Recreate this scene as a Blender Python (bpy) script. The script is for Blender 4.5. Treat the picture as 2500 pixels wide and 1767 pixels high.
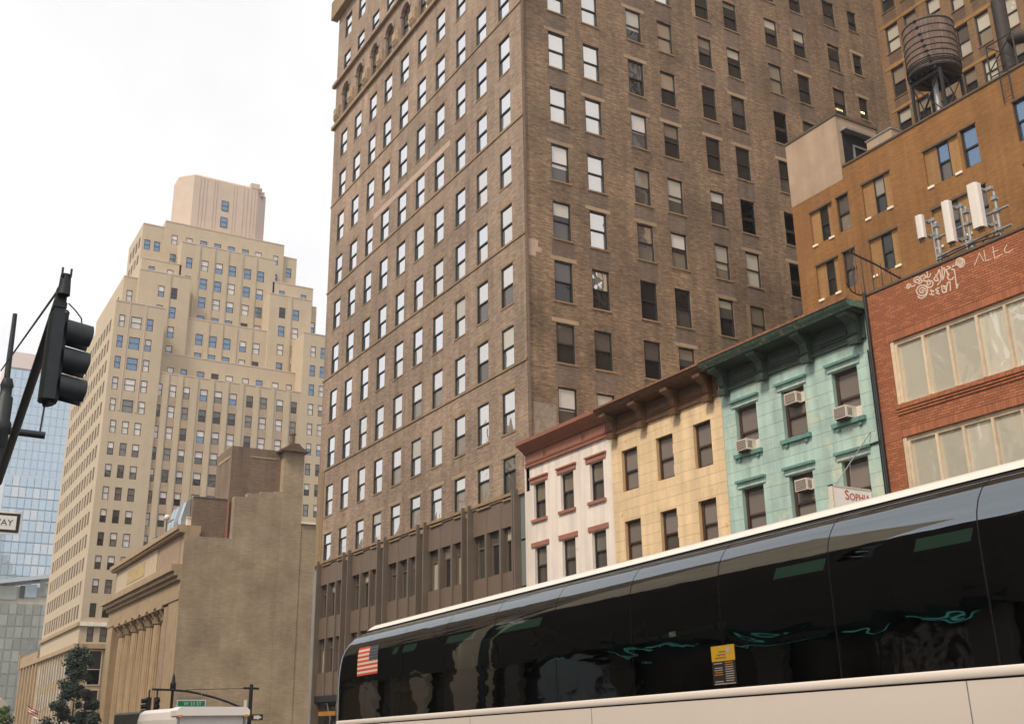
import bpy, math, random
from mathutils import Vector, Matrix
R_ = random.Random(7)
for o in list(bpy.data.objects):
    bpy.data.objects.remove(o)
SC = bpy.context.scene
COL = SC.collection

# ------------------------------------------------------------------ camera, sky, sun, exposure
# world: +y runs down the avenue, +x into the block on the far side of the avenue, z up
EYE = 1.55
yaw, pitch, roll = math.radians(30.57), math.radians(18.72), math.radians(-0.82)
F = Vector((math.cos(pitch) * math.sin(yaw), math.cos(pitch) * math.cos(yaw), math.sin(pitch)))
r0 = Vector((math.cos(yaw), -math.sin(yaw), 0))
u0 = Vector((-math.sin(pitch) * math.sin(yaw), -math.sin(pitch) * math.cos(yaw), math.cos(pitch)))
Rr = r0 * math.cos(roll) + u0 * math.sin(roll)
Uu = u0 * math.cos(roll) - r0 * math.sin(roll)
cam = bpy.data.cameras.new('camera')
cam.sensor_fit = 'HORIZONTAL'; cam.sensor_width = 36.0; cam.lens = 36.0 * 2620 / 2500
cam.clip_start = 0.1; cam.clip_end = 6000
camo = bpy.data.objects.new('camera', cam); COL.objects.link(camo)
M = Matrix.Identity(4)
for i in range(3):
    M[i][0] = Rr[i]; M[i][1] = Uu[i]; M[i][2] = -F[i]
M[2][3] = EYE
camo.matrix_world = M
SC.camera = camo

SUN_DIR = Vector((-0.80, -0.36, 1.0)).normalized()
sun_el = math.asin(SUN_DIR.z)
sun_az = math.atan2(SUN_DIR.x, SUN_DIR.y)
W = bpy.data.worlds.new('World'); SC.world = W; W.use_nodes = True
nt = W.node_tree; nt.nodes.clear()
n_out = nt.nodes.new('ShaderNodeOutputWorld'); n_bg = nt.nodes.new('ShaderNodeBackground')
n_sky = nt.nodes.new('ShaderNodeTexSky'); n_sky.sky_type = 'NISHITA'; n_sky.sun_disc = False
n_sky.sun_elevation = sun_el; n_sky.sun_rotation = sun_az
n_sky.air_density = 1.0; n_sky.dust_density = 2.5; n_sky.ozone_density = 1.0
n_tc = nt.nodes.new('ShaderNodeTexCoord'); n_ns = nt.nodes.new('ShaderNodeTexNoise')
n_ns.inputs['Scale'].default_value = 1.7; n_ns.inputs['Detail'].default_value = 6
n_mr = nt.nodes.new('ShaderNodeMapRange')
n_mr.inputs['From Min'].default_value = 0.35; n_mr.inputs['From Max'].default_value = 0.65
n_mr.inputs['To Min'].default_value = 0.55; n_mr.inputs['To Max'].default_value = 0.85
n_mx = nt.nodes.new('ShaderNodeMix'); n_mx.data_type = 'RGBA'
n_mx.inputs['B'].default_value = (9.7, 9.5, 9.3, 1)          # thin bright overcast veil
nt.links.new(n_tc.outputs['Generated'], n_ns.inputs['Vector'])
nt.links.new(n_ns.outputs['Fac'], n_mr.inputs['Value'])
nt.links.new(n_mr.outputs['Result'], n_mx.inputs['Factor'])
nt.links.new(n_sky.outputs['Color'], n_mx.inputs['A'])
nt.links.new(n_mx.outputs['Result'], n_bg.inputs['Color'])
n_bg.inputs['Strength'].default_value = 0.11
nt.links.new(n_bg.outputs['Background'], n_out.inputs['Surface'])

sun = bpy.data.lights.new('sun', 'SUN'); sun.energy = 2.7; sun.angle = math.radians(12); sun.color = (1.0, 0.89, 0.75)
suno = bpy.data.objects.new('sun', sun); COL.objects.link(suno)
suno.rotation_euler = SUN_DIR.to_track_quat('Z', 'Y').to_euler()
SC.view_settings.view_transform = 'Standard'; SC.view_settings.look = 'None'
SC.view_settings.exposure = 0.26; SC.view_settings.gamma = 1.0; SC.view_settings.use_curve_mapping = False
SC.render.resolution_x = 1024; SC.render.resolution_y = 723
SC.cycles.max_bounces = 6; SC.cycles.transparent_max_bounces = 12; SC.cycles.volume_bounces = 0

# ------------------------------------------------------------------ helpers
WL = {}                                   # world location of every object made here

class MB:
    def __init__(s):
        s.v = []; s.f = []; s.m = []; s.s = []
    def add(s, vs, fs, mi=0, sm=False):
        b = len(s.v); s.v += [tuple(p) for p in vs]
        for f in fs:
            s.f.append(tuple(i + b for i in f)); s.m.append(mi); s.s.append(sm)
    def quad(s, a, b, c, d, mi=0): s.add([a, b, c, d], [(0, 1, 2, 3)], mi)
    def box(s, x0, x1, y0, y1, z0, z1, mi=0):
        if x0 > x1: x0, x1 = x1, x0
        if y0 > y1: y0, y1 = y1, y0
        s.add([(x0, y0, z0), (x1, y0, z0), (x1, y1, z0), (x0, y1, z0), (x0, y0, z1), (x1, y0, z1), (x1, y1, z1), (x0, y1, z1)],
              [(3, 2, 1, 0), (4, 5, 6, 7), (0, 1, 5, 4), (1, 2, 6, 5), (2, 3, 7, 6), (3, 0, 4, 7)], mi)
    def tube(s, p, q, r, n=8, mi=0, r2=None):
        p = Vector(p); q = Vector(q); d = (q - p).normalized()
        a = d.orthogonal().normalized(); b = d.cross(a); r2 = r if r2 is None else r2
        vs = []
        for c, rr in ((p, r), (q, r2)):
            for k in range(n):
                t = 2 * math.pi * k / n; vs.append(c + a * rr * math.cos(t) + b * rr * math.sin(t))
        s.add(vs, [(k, (k + 1) % n, n + (k + 1) % n, n + k) for k in range(n)], mi, n > 6)
        s.add(vs, [tuple(range(n))[::-1], tuple(range(n, 2 * n))], mi)
    def path(s, pts, r, n=6, mi=0):
        for i in range(len(pts) - 1): s.tube(pts[i], pts[i + 1], r, n, mi)
    def prism(s, poly, axis, a, b, mi=0):
        # poly in the two other axes (order x,y,z with `axis` left out), extruded from a to b
        def P(p, t):
            l = [p[0], p[1]]; l.insert(axis, t); return tuple(l)
        n = len(poly)
        vs = [P(p, a) for p in poly] + [P(p, b) for p in poly]
        s.add(vs, [(k, (k + 1) % n, n + (k + 1) % n, n + k) for k in range(n)] + [tuple(range(n))[::-1], tuple(range(n, 2 * n))], mi)
    def lathe(s, prof, c, n=24, mi=0, a0=0.0, a1=2 * math.pi, smooth=True):
        full = abs(a1 - a0 - 2 * math.pi) < 1e-6
        m = n if full else n + 1
        vs = []
        for r, z in prof:
            for k in range(m):
                t = a0 + (a1 - a0) * k / n; vs.append((c[0] + r * math.cos(t), c[1] + r * math.sin(t), c[2] + z))
        fs = []
        for j in range(len(prof) - 1):
            for k in range(n):
                k2 = (k + 1) % m
                fs.append((j * m + k, j * m + k2, (j + 1) * m + k2, (j + 1) * m + k))
        s.add(vs, fs, mi, smooth)
    def mesh(s, name, mats, off=(0, 0, 0)):
        me = bpy.data.meshes.new(name)
        me.from_pydata([(v[0] - off[0], v[1] - off[1], v[2] - off[2]) for v in s.v], [], s.f)
        for m in (mats if isinstance(mats, (list, tuple)) else [mats]): me.materials.append(m)
        me.polygons.foreach_set('material_index', s.m)
        me.polygons.foreach_set('use_smooth', s.s)
        me.update(); return me
    def build(s, name, mats, parent=None, at=None, **k):
        if at is None: at = WL[parent] if parent else (0, 0, 0)
        return obj(name, s.mesh(name, mats, at), parent, at, **k)

def obj(name, me, parent=None, at=(0, 0, 0), mat=None, **k):
    o = bpy.data.objects.new(name, me); COL.objects.link(o)
    WL[o] = tuple(at)
    if parent:
        o.parent = parent; p = WL[parent]; o.location = (at[0] - p[0], at[1] - p[1], at[2] - p[2])
    else:
        o.location = at
    if mat:
        o.material_slots[0].link = 'OBJECT'; o.material_slots[0].material = mat
    for a, b in k.items(): o[a] = b
    return o

def thing(name, label, cat, at, group=None):
    o = bpy.data.objects.new(name, None); COL.objects.link(o); WL[o] = tuple(at); o.location = at
    o.empty_display_size = 0.3; o['label'] = label; o['category'] = cat
    if group: o['group'] = group
    return o

class PL:
    """wall plane: W faces -x, S faces -y, E faces +x; u along the wall, d into the building"""
    def __init__(s, k, c): s.k = k; s.c = c
    def P(s, u, d, z):
        return (s.c + d, u, z) if s.k == 'W' else ((s.c - d, u, z) if s.k == 'E' else (u, s.c + d, z))
    def box(s, mb, u0, u1, d0, d1, z0, z1, mi=0):
        a = s.P(u0, d0, z0); b = s.P(u1, d1, z1)
        mb.box(a[0], b[0], a[1], b[1], z0, z1, mi)

def facade(mb, pl, u0, u1, z0, z1, ops, depth=0.25, mi=0, mi_r=None):
    mi_r = mi if mi_r is None else mi_r
    ops = [o for o in ops if o[1] > u0 and o[0] < u1 and o[3] > z0 and o[2] < z1]
    us = sorted({u0, u1} | {x for o in ops for x in o[:2]}); zs = sorted({z0, z1} | {x for o in ops for x in o[2:4]})
    for i in range(len(us) - 1):
        run = None
        for j in range(len(zs) - 1):
            cu = (us[i] + us[i + 1]) / 2; cz = (zs[j] + zs[j + 1]) / 2
            inside = any(o[0] < cu < o[1] and o[2] < cz < o[3] for o in ops)
            if not inside:
                run = [zs[j], zs[j + 1]] if run is None else [run[0], zs[j + 1]]
            if (inside or j == len(zs) - 2) and run:
                mb.quad(pl.P(us[i], 0, run[0]), pl.P(us[i + 1], 0, run[0]), pl.P(us[i + 1], 0, run[1]), pl.P(us[i], 0, run[1]), mi); run = None
    for a, b, c, d in [o[:4] for o in ops]:
        for p, q in (((a, c), (b, c)), ((b, c), (b, d)), ((b, d), (a, d)), ((a, d), (a, c))):
            mb.quad(pl.P(p[0], 0, p[1]), pl.P(q[0], 0, q[1]), pl.P(q[0], depth, q[1]), pl.P(p[0], depth, p[1]), mi_r)

def blocks(u0, u1, z0, z1, ops, ch, bl, j, rnd):
    """courses of blocks with joints, cut round the openings -> list of (u0,u1,z0,z1)"""
    out = []; k = 0; z = z0
    while z < z1 - 0.02:
        zt = min(z + ch, z1)
        cuts = sorted({z, zt} | {o[2] for o in ops if z < o[2] < zt} | {o[3] for o in ops if z < o[3] < zt})
        for a, b in zip(cuts[:-1], cuts[1:]):
            if b - a < 0.02: continue
            mid = (a + b) / 2
            segs = [(u0, u1)]
            for o in ops:
                if o[2] < mid < o[3]:
                    ns = []
                    for s0, s1 in segs:
                        if o[1] <= s0 or o[0] >= s1: ns.append((s0, s1)); continue
                        if o[0] > s0: ns.append((s0, o[0]))
                        if o[1] < s1: ns.append((o[1], s1))
                    segs = ns
            off = (bl / 2 if k % 2 else 0)
            for s0, s1 in segs:
                x = u0 - off
                while x < s1:
                    e0, e1 = max(x, s0), min(x + bl, s1)
                    if e1 - e0 > 0.03: out.append((e0 + (j / 2 if e0 > s0 else 0), e1 - (j / 2 if e1 < s1 else 0), a + (j / 2 if a == z else 0), b - (j / 2 if b == zt else 0)))
                    x += bl
        z = zt; k += 1
    return out

# ------------------------------------------------------------------ materials
def _mat(name):
    m = bpy.data.materials.new(name); m.use_nodes = True
    t = m.node_tree; b = t.nodes['Principled BSDF']
    return m, t, b

def N(t, kind, **k):
    n = t.nodes.new(kind)
    for a, v in k.items():
        if a in n.inputs: n.inputs[a].default_value = v
        else: setattr(n, a, v)
    return n

def mixc(t, blend, fac, a, b):
    n = t.nodes.new('ShaderNodeMix'); n.data_type = 'RGBA'; n.blend_type = blend
    for s, v in (('Factor', fac), ('A', a), ('B', b)):
        if hasattr(v, 'is_output'): t.links.new(v, n.inputs[s])
        else: n.inputs[s].default_value = v if s == 'Factor' else (*v[:3], 1)
    return n.outputs['Result']

def ramp(t, src, f0, f1, t0, t1):
    n = t.nodes.new('ShaderNodeMapRange'); n.clamp = True
    for k, v in (('From Min', f0), ('From Max', f1), ('To Min', t0), ('To Max', t1)): n.inputs[k].default_value = v
    t.links.new(src, n.inputs['Value']); return n.outputs['Result']

def grey(t, v):
    n = t.nodes.new('ShaderNodeCombineColor')
    for i in range(3): t.links.new(v, n.inputs[i])
    return n.outputs['Color']

def plain(name, col, rough=0.75, metal=0.0, var=0.12, scale=1.2, rnd=0.0, bump=0.0, bscale=40, stain=None, streak=0.0, coat=0.0):
    m, t, b = _mat(name)
    geo = N(t, 'ShaderNodeNewGeometry')
    ns = N(t, 'ShaderNodeTexNoise', Scale=scale, Detail=6.0, Roughness=0.65); t.links.new(geo.outputs['Position'], ns.inputs['Vector'])
    v = ramp(t, ns.outputs['Fac'], 0.3, 0.7, 1 - var, 1 + var)
    c = mixc(t, 'MULTIPLY', 1.0, col, grey(t, v))
    if streak:
        mp = N(t, 'ShaderNodeMapping'); mp.inputs['Scale'].default_value = (1.6, 1.6, 0.10); t.links.new(geo.outputs['Position'], mp.inputs['Vector'])
        n2 = N(t, 'ShaderNodeTexNoise', Scale=1.5, Detail=5.0); t.links.new(mp.outputs['Vector'], n2.inputs['Vector'])
        c = mixc(t, 'MULTIPLY', 1.0, c, grey(t, ramp(t, n2.outputs['Fac'], 0.35, 0.62, 1 - streak, 1.0)))
    if stain:
        n3 = N(t, 'ShaderNodeTexNoise', Scale=stain[2], Detail=8.0, Roughness=0.7); t.links.new(geo.outputs['Position'], n3.inputs['Vector'])
        c = mixc(t, 'MIX', ramp(t, n3.outputs['Fac'], stain[1], stain[1] + 0.08, 0.0, stain[3] if len(stain) > 3 else 0.8), c, stain[0])
    if rnd:
        oi = N(t, 'ShaderNodeObjectInfo')
        c = mixc(t, 'MULTIPLY', 1.0, c, grey(t, ramp(t, oi.outputs['Random'], 0, 1, 1 - rnd, 1 + rnd)))
    t.links.new(c, b.inputs['Base Color'])
    b.inputs['Roughness'].default_value = rough; b.inputs['Metallic'].default_value = metal
    if coat: b.inputs['Coat Weight'].default_value = coat; b.inputs['Coat Roughness'].default_value = 0.08
    if bump:
        n4 = N(t, 'ShaderNodeTexNoise', Scale=bscale, Detail=4.0); t.links.new(geo.outputs['Position'], n4.inputs['Vector'])
        bp = N(t, 'ShaderNodeBump', Strength=bump, Distance=0.02); t.links.new(n4.outputs['Fac'], bp.inputs['Height']); t.links.new(bp.outputs['Normal'], b.inputs['Normal'])
    return m

def brick(name, c1, c2, mortar, bw=0.21, bh=0.072, ms=0.010, patch=0.25, pscale=0.22, stain=None, courses=0.3, streak=0.22):
    m, t, b = _mat(name)
    geo = N(t, 'ShaderNodeNewGeometry')
    sp = N(t, 'ShaderNodeSeparateXYZ'); t.links.new(geo.outputs['Position'], sp.inputs[0])
    sn = N(t, 'ShaderNodeSeparateXYZ'); t.links.new(geo.outputs['True Normal'], sn.inputs[0])
    ab = N(t, 'ShaderNodeMath', operation='ABSOLUTE'); t.links.new(sn.outputs['X'], ab.inputs[0])
    gt = N(t, 'ShaderNodeMath', operation='GREATER_THAN'); t.links.new(ab.outputs[0], gt.inputs[0]); gt.inputs[1].default_value = 0.5
    mu = t.nodes.new('ShaderNodeMix'); mu.data_type = 'FLOAT'
    t.links.new(gt.outputs[0], mu.inputs['Factor']); t.links.new(sp.outputs['X'], mu.inputs['A']); t.links.new(sp.outputs['Y'], mu.inputs['B'])
    cv = N(t, 'ShaderNodeCombineXYZ'); t.links.new(mu.outputs['Result'], cv.inputs['X']); t.links.new(sp.outputs['Z'], cv.inputs['Y'])
    br = N(t, 'ShaderNodeTexBrick', Scale=1.0)
    br.inputs['Brick Width'].default_value = bw; br.inputs['Row Height'].default_value = bh; br.inputs['Mortar Size'].default_value = ms
    br.inputs['Color1'].default_value = (*c1, 1); br.inputs['Color2'].default_value = (*c2, 1); br.inputs['Mortar'].default_value = (*mortar, 1)
    br.inputs['Bias'].default_value = -0.1
    t.links.new(cv.outputs[0], br.inputs['Vector'])
    c = br.outputs['Color']
    # bands of darker and lighter courses: noise stretched along the courses
    mp = N(t, 'ShaderNodeMapping'); mp.inputs['Scale'].default_value = (0.9, 6.5, 1); t.links.new(cv.outputs[0], mp.inputs['Vector'])
    n2 = N(t, 'ShaderNodeTexNoise', Scale=1.6, Detail=5.0, Roughness=0.75); t.links.new(mp.outputs['Vector'], n2.inputs['Vector'])
    c = mixc(t, 'MULTIPLY', 1.0, c, grey(t, ramp(t, n2.outputs['Fac'], 0.3, 0.7, 1 - courses, 1 + courses)))
    n1 = N(t, 'ShaderNodeTexNoise', Scale=pscale, Detail=5.0, Roughness=0.6); t.links.new(geo.outputs['Position'], n1.inputs['Vector'])
    c = mixc(t, 'MULTIPLY', 1.0, c, grey(t, ramp(t, n1.outputs['Fac'], 0.32, 0.68, 1 - patch, 1 + patch)))
    mp3 = N(t, 'ShaderNodeMapping'); mp3.inputs['Scale'].default_value = (1.3, 1.3, 0.07); t.links.new(geo.outputs['Position'], mp3.inputs['Vector'])
    n5 = N(t, 'ShaderNodeTexNoise', Scale=1.3, Detail=6.0, Roughness=0.65); t.links.new(mp3.outputs['Vector'], n5.inputs['Vector'])
    c = mixc(t, 'MULTIPLY', 1.0, c, grey(t, ramp(t, n5.outputs['Fac'], 0.36, 0.6, 1 - streak, 1.04)))
    if stain:
        n3 = N(t, 'ShaderNodeTexNoise', Scale=stain[2], Detail=7.0); t.links.new(geo.outputs['Position'], n3.inputs['Vector'])
        c = mixc(t, 'MIX', ramp(t, n3.outputs['Fac'], stain[1], stain[1] + 0.1, 0, stain[3]), c, stain[0])
    t.links.new(c, b.inputs['Base Color']); b.inputs['Roughness'].default_value = 0.9
    bp = N(t, 'ShaderNodeBump', Strength=0.5, Distance=0.008); t.links.new(br.outputs['Fac'], bp.inputs['Height']); bp.invert = True
    t.links.new(bp.outputs['Normal'], b.inputs['Normal'])
    return m

def pane(name, col, refl=0.2, tint=(1, 1, 1), wav=0.25, wscale=0.9, var=0.15):
    """window glass: what stands behind it plus a wavy mirror layer"""
    m, t, b = _mat(name)
    geo = N(t, 'ShaderNodeNewGeometry'); oi = N(t, 'ShaderNodeObjectInfo')
    c = mixc(t, 'MULTIPLY', 1.0, col, grey(t, ramp(t, oi.outputs['Random'], 0, 1, 1 - var, 1 + var)))
    t.links.new(c, b.inputs['Base Color']); b.inputs['Roughness'].default_value = 0.7; b.inputs['Specular IOR Level'].default_value = 0.1
    gl = N(t, 'ShaderNodeBsdfGlossy'); gl.inputs['Roughness'].default_value = 0.02; gl.inputs['Color'].default_value = (*tint, 1)
    mp = N(t, 'ShaderNodeMapping'); t.links.new(geo.outputs['Position'], mp.inputs['Vector'])
    cb = N(t, 'ShaderNodeCombineXYZ')
    for i in range(3): t.links.new(oi.outputs['Random'], cb.inputs[i])
    sc = N(t, 'ShaderNodeVectorMath', operation='SCALE'); t.links.new(cb.outputs[0], sc.inputs[0]); sc.inputs['Scale'].default_value = 37.0
    t.links.new(sc.outputs[0], mp.inputs['Location'])
    ns = N(t, 'ShaderNodeTexNoise', Scale=wscale, Detail=2.5, Distortion=1.2); t.links.new(mp.outputs['Vector'], ns.inputs['Vector'])
    bp = N(t, 'ShaderNodeBump', Strength=wav, Distance=0.25); t.links.new(ns.outputs['Fac'], bp.inputs['Height'])
    t.links.new(bp.outputs['Normal'], gl.inputs['Normal'])
    fr = N(t, 'ShaderNodeFresnel', IOR=1.5)
    ad = N(t, 'ShaderNodeMath', operation='ADD', use_clamp=True); t.links.new(fr.outputs[0], ad.inputs[0]); ad.inputs[1].default_value = refl
    mx = N(t, 'ShaderNodeMixShader'); t.links.new(ad.outputs[0], mx.inputs[0]); t.links.new(b.outputs[0], mx.inputs[1]); t.links.new(gl.outputs[0], mx.inputs[2])
    t.links.new(mx.outputs[0], t.nodes['Material Output'].inputs['Surface'])
    return m

def emit(name, col, s):
    m, t, b = _mat(name); b.inputs['Emission Color'].default_value = (*col, 1); b.inputs['Emission Strength'].default_value = s
    b.inputs['Base Color'].default_value = (*col, 1); return m

Mt = {}
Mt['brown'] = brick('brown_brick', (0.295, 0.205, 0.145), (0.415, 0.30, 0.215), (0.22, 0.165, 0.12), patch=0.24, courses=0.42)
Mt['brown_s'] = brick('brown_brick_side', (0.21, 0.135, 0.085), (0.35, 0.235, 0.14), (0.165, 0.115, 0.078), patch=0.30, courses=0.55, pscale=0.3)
Mt['brown_dk'] = brick('dark_patch_brick', (0.185, 0.13, 0.095), (0.25, 0.18, 0.13), (0.14, 0.105, 0.08), patch=0.15, courses=0.35)
Mt['brown_lt'] = brick('light_patch_brick', (0.30, 0.205, 0.11), (0.37, 0.25, 0.14), (0.25, 0.18, 0.11), patch=0.12, courses=0.2)
Mt['tan_stone'] = plain('tan_stone', (0.36, 0.26, 0.165), 0.85, var=0.15, scale=2, rnd=0.12)
Mt['pink_stone'] = plain('pink_patch_stone', (0.46, 0.33, 0.26), 0.85, var=0.12, scale=2)
Mt['ochre'] = brick('ochre_brick', (0.255, 0.115, 0.03), (0.31, 0.145, 0.042), (0.21, 0.105, 0.04), patch=0.16, courses=0.22, pscale=0.25, stain=((0.22, 0.095, 0.04), 0.54, 0.16, 0.6))
Mt['ochre_lt'] = brick('ochre_infill_brick', (0.33, 0.175, 0.058), (0.37, 0.205, 0.075), (0.28, 0.155, 0.062), patch=0.1, courses=0.15)
Mt['wing'] = brick('tan_pier_brick', (0.22, 0.13, 0.06), (0.28, 0.165, 0.08), (0.18, 0.11, 0.06), patch=0.15)
Mt['wing_dk'] = brick('spandrel_brick', (0.14, 0.085, 0.05), (0.19, 0.115, 0.065), (0.11, 0.075, 0.05), patch=0.15)
Mt['redbrick'] = plain('red_brick', (0.35, 0.122, 0.055), 0.9, var=0.08, scale=1.0, rnd=0.16, bump=0.3)
Mt['redwall'] = brick('red_brick_bed', (0.34, 0.09, 0.037), (0.42, 0.125, 0.05), (0.27, 0.10, 0.055), patch=0.14, pscale=0.5)
Mt['mortar'] = plain('red_mortar', (0.26, 0.11, 0.065), 0.95)
Mt['white'] = plain('white_painted_brick', (0.82, 0.72, 0.63), 0.8, var=0.07, scale=0.8, bump=0.35, bscale=14, streak=0.20, stain=((0.46, 0.36, 0.23), 0.63, 1.9, 0.55))
Mt['yellow'] = plain('yellow_painted_stone', (0.80, 0.585, 0.345), 0.8, var=0.09, scale=0.9, rnd=0.05, bump=0.35, bscale=10, streak=0.18, stain=((0.38, 0.24, 0.085), 0.60, 2.2, 0.6))
Mt['mint'] = plain('mint_painted_stone', (0.43, 0.575, 0.50), 0.8, var=0.13, scale=0.7, rnd=0.06, bump=0.35, bscale=10, streak=0.26, stain=((0.56, 0.58, 0.42), 0.53, 1.1, 0.65))
Mt['mint_joint'] = plain('mint_joint', (0.30, 0.43, 0.37), 0.9)
Mt['yellow_joint'] = plain('yellow_joint', (0.60, 0.39, 0.18), 0.9)
Mt['mint_dk'] = plain('teal_paint', (0.12, 0.245, 0.205), 0.6, var=0.25, scale=4, stain=((0.28, 0.17, 0.08), 0.66, 5, 0.8))
Mt['cornice_green'] = plain('dark_green_cornice', (0.030, 0.048, 0.036), 0.65, var=0.3, scale=5, stain=((0.12, 0.07, 0.04), 0.58, 6, 0.7))
Mt['crown_green'] = plain('peeling_green_paint', (0.085, 0.15, 0.11), 0.6, var=0.35, scale=6, stain=((0.46, 0.30, 0.17), 0.56, 5, 0.9))
Mt['cornice_brown'] = plain('dark_brown_cornice', (0.12, 0.055, 0.026), 0.55, var=0.25, scale=4)
Mt['rust'] = plain('rusty_gutter', (0.22, 0.10, 0.05), 0.8, var=0.4, scale=8, stain=((0.35, 0.24, 0.16), 0.6, 6, 0.8))
Mt['cornice_red'] = plain('red_brown_cornice', (0.27, 0.105, 0.06), 0.6, var=0.15, scale=3)
Mt['trim_red'] = plain('red_brown_trim', (0.33, 0.135, 0.09), 0.7, var=0.12, scale=4, rnd=0.06)
Mt['frame_dk'] = plain('dark_window_frame', (0.022, 0.020, 0.018), 0.5, var=0.1)
Mt['frame_teal'] = plain('teal_black_frame', (0.014, 0.022, 0.024), 0.45, var=0.1)
Mt['frame_br'] = plain('brown_window_frame', (0.055, 0.028, 0.018), 0.55, var=0.2)
Mt['frame_cream'] = plain('cream_frame', (0.66, 0.52, 0.36), 0.6, var=0.12, scale=5, streak=0.2)
Mt['metal_panel'] = plain('brown_metal_panel', (0.165, 0.118, 0.084), 0.5, metal=0.0, var=0.08, scale=1, rnd=0.05)
Mt['metal_fin'] = plain('bronze_fin', (0.15, 0.112, 0.085), 0.45, metal=0.0, var=0.1)
Mt['black'] = plain('black_metal', (0.012, 0.013, 0.015), 0.5, var=0.15)
Mt['signalmetal'] = plain('weathered_signal_metal', (0.014, 0.020, 0.024), 0.55, var=0.3, scale=9)
Mt['void'] = plain('dark_interior', (0.006, 0.006, 0.006), 0.9)
Mt['tower'] = plain('tan_limestone', (0.50, 0.405, 0.285), 0.9, var=0.05, scale=0.6, streak=0.05, bump=0.2, bscale=3)
Mt['tower_sp'] = plain('tan_spandrel', (0.39, 0.295, 0.21), 0.9, var=0.12, scale=1.5, bump=0.3, bscale=4)
Mt['tower_crown'] = plain('pale_crown_stone', (0.55, 0.435, 0.35), 0.9, var=0.07, scale=0.5)
Mt['tower_base'] = plain('grey_base_stone', (0.36, 0.28, 0.18), 0.85, var=0.08, scale=0.6)
Mt['stucco'] = brick('stained_tan_brick', (0.31, 0.235, 0.15), (0.37, 0.285, 0.185), (0.29, 0.22, 0.145), bw=0.55, bh=0.19, ms=0.02, patch=0.22, pscale=0.30, stain=((0.36, 0.285, 0.195), 0.60, 0.22, 0.55), courses=0.12, streak=0.08)
Mt['bankstone'] = plain('bank_limestone', (0.40, 0.285, 0.165), 0.85, var=0.12, scale=0.8, streak=0.18)
Mt['bankstone_dk'] = plain('bank_brick', (0.33, 0.23, 0.155), 0.9, var=0.1)
Mt['bank_relief'] = plain('gilded_relief', (0.44, 0.33, 0.15), 0.8, var=0.3, scale=3, bump=0.6, bscale=3)
Mt['pent'] = brick('brown_penthouse_brick', (0.19, 0.128, 0.085), (0.25, 0.17, 0.11), (0.16, 0.115, 0.08), bw=0.5, bh=0.16, ms=0.02, patch=0.14, courses=0.15)
Mt['cement'] = plain('cement_render', (0.40, 0.29, 0.20), 0.9, var=0.14, scale=0.8, streak=0.12)
Mt['coping'] = plain('pale_coping', (0.80, 0.72, 0.60), 0.8)
Mt['coping_dk'] = plain('roof_edge', (0.10, 0.075, 0.055), 0.8, var=0.2)
Mt['palestone'] = plain('pale_panel_stone', (0.50, 0.40, 0.28), 0.85, var=0.1)
Mt['greypatch'] = plain('scrawled_grey_render', (0.27, 0.215, 0.165), 0.9, var=0.3, scale=4); Mt['soot'] = plain('sooty_steel', (0.03, 0.021, 0.016), 0.7, var=0.3, scale=4); Mt['truckgrey'] = plain('dull_grey_paint', (0.17, 0.16, 0.14), 0.6, var=0.1)
Mt['stave'] = plain('weathered_redwood', (0.185, 0.125, 0.098), 0.9, var=0.28, scale=3, rnd=0.16, streak=0.4, bump=0.3)
Mt['galv'] = plain('galvanised_steel', (0.33, 0.33, 0.32), 0.45, metal=0.5, var=0.2, scale=8)
Mt['antenna'] = plain('pale_plastic', (0.70, 0.63, 0.56), 0.5, var=0.04)
Mt['ac'] = plain('ac_casing', (0.66, 0.58, 0.48), 0.5, var=0.08, scale=6)
Mt['acgrille'] = plain('ac_grille', (0.14, 0.11, 0.09), 0.6, var=0.1)
Mt['buswhite'] = plain('bus_white_paint', (0.80, 0.71, 0.63), 0.35, var=0.02, scale=0.6, coat=0.4)
Mt['rubber'] = plain('black_rubber', (0.012, 0.012, 0.012), 0.7)
Mt['asphalt'] = plain('asphalt', (0.05, 0.048, 0.046), 0.9, var=0.2, scale=0.5, bump=0.4, bscale=60)
Mt['walk'] = plain('concrete_pavement', (0.32, 0.29, 0.25), 0.9, var=0.1)
Mt['paint'] = plain('road_paint', (0.75, 0.73, 0.68), 0.8, var=0.1)
Mt['soil'] = plain('far_ground', (0.16, 0.14, 0.12), 0.95)
Mt['signwhite'] = plain('sign_white', (0.85, 0.83, 0.78), 0.5, var=0.02)
Mt['signgreen'] = plain('street_sign_green', (0.005, 0.30, 0.14), 0.45, var=0.03)
Mt['signblack'] = plain('sign_black', (0.03, 0.022, 0.015), 0.5)
Mt['redletter'] = plain('red_lettering', (0.50, 0.06, 0.03), 0.6, var=0.05)
Mt['chalk'] = plain('white_spray_paint', (0.62, 0.47, 0.37), 0.9, var=0.15, scale=8)
Mt['flagred'] = plain('flag_red', (0.55, 0.07, 0.045), 0.7, var=0.05)
Mt['flagwhite'] = plain('flag_white', (0.70, 0.55, 0.42), 0.7, var=0.05)
Mt['flagblue'] = plain('flag_blue', (0.045, 0.055, 0.075), 0.7, var=0.1)
Mt['stkyellow'] = plain('yellow_notice', (0.52, 0.30, 0.015), 0.6, var=0.06, scale=20)
Mt['stkgrey'] = plain('notice_grey', (0.16, 0.13, 0.11), 0.7)
Mt['stkorange'] = plain('notice_orange', (0.40, 0.17, 0.02), 0.7)
Mt['stktext'] = plain('notice_text', (0.38, 0.33, 0.28), 0.7)
Mt['stkink'] = plain('notice_ink', (0.20, 0.12, 0.06), 0.7)
Mt['amber'] = plain('amber_lens', (0.75, 0.28, 0.02), 0.3)
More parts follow.
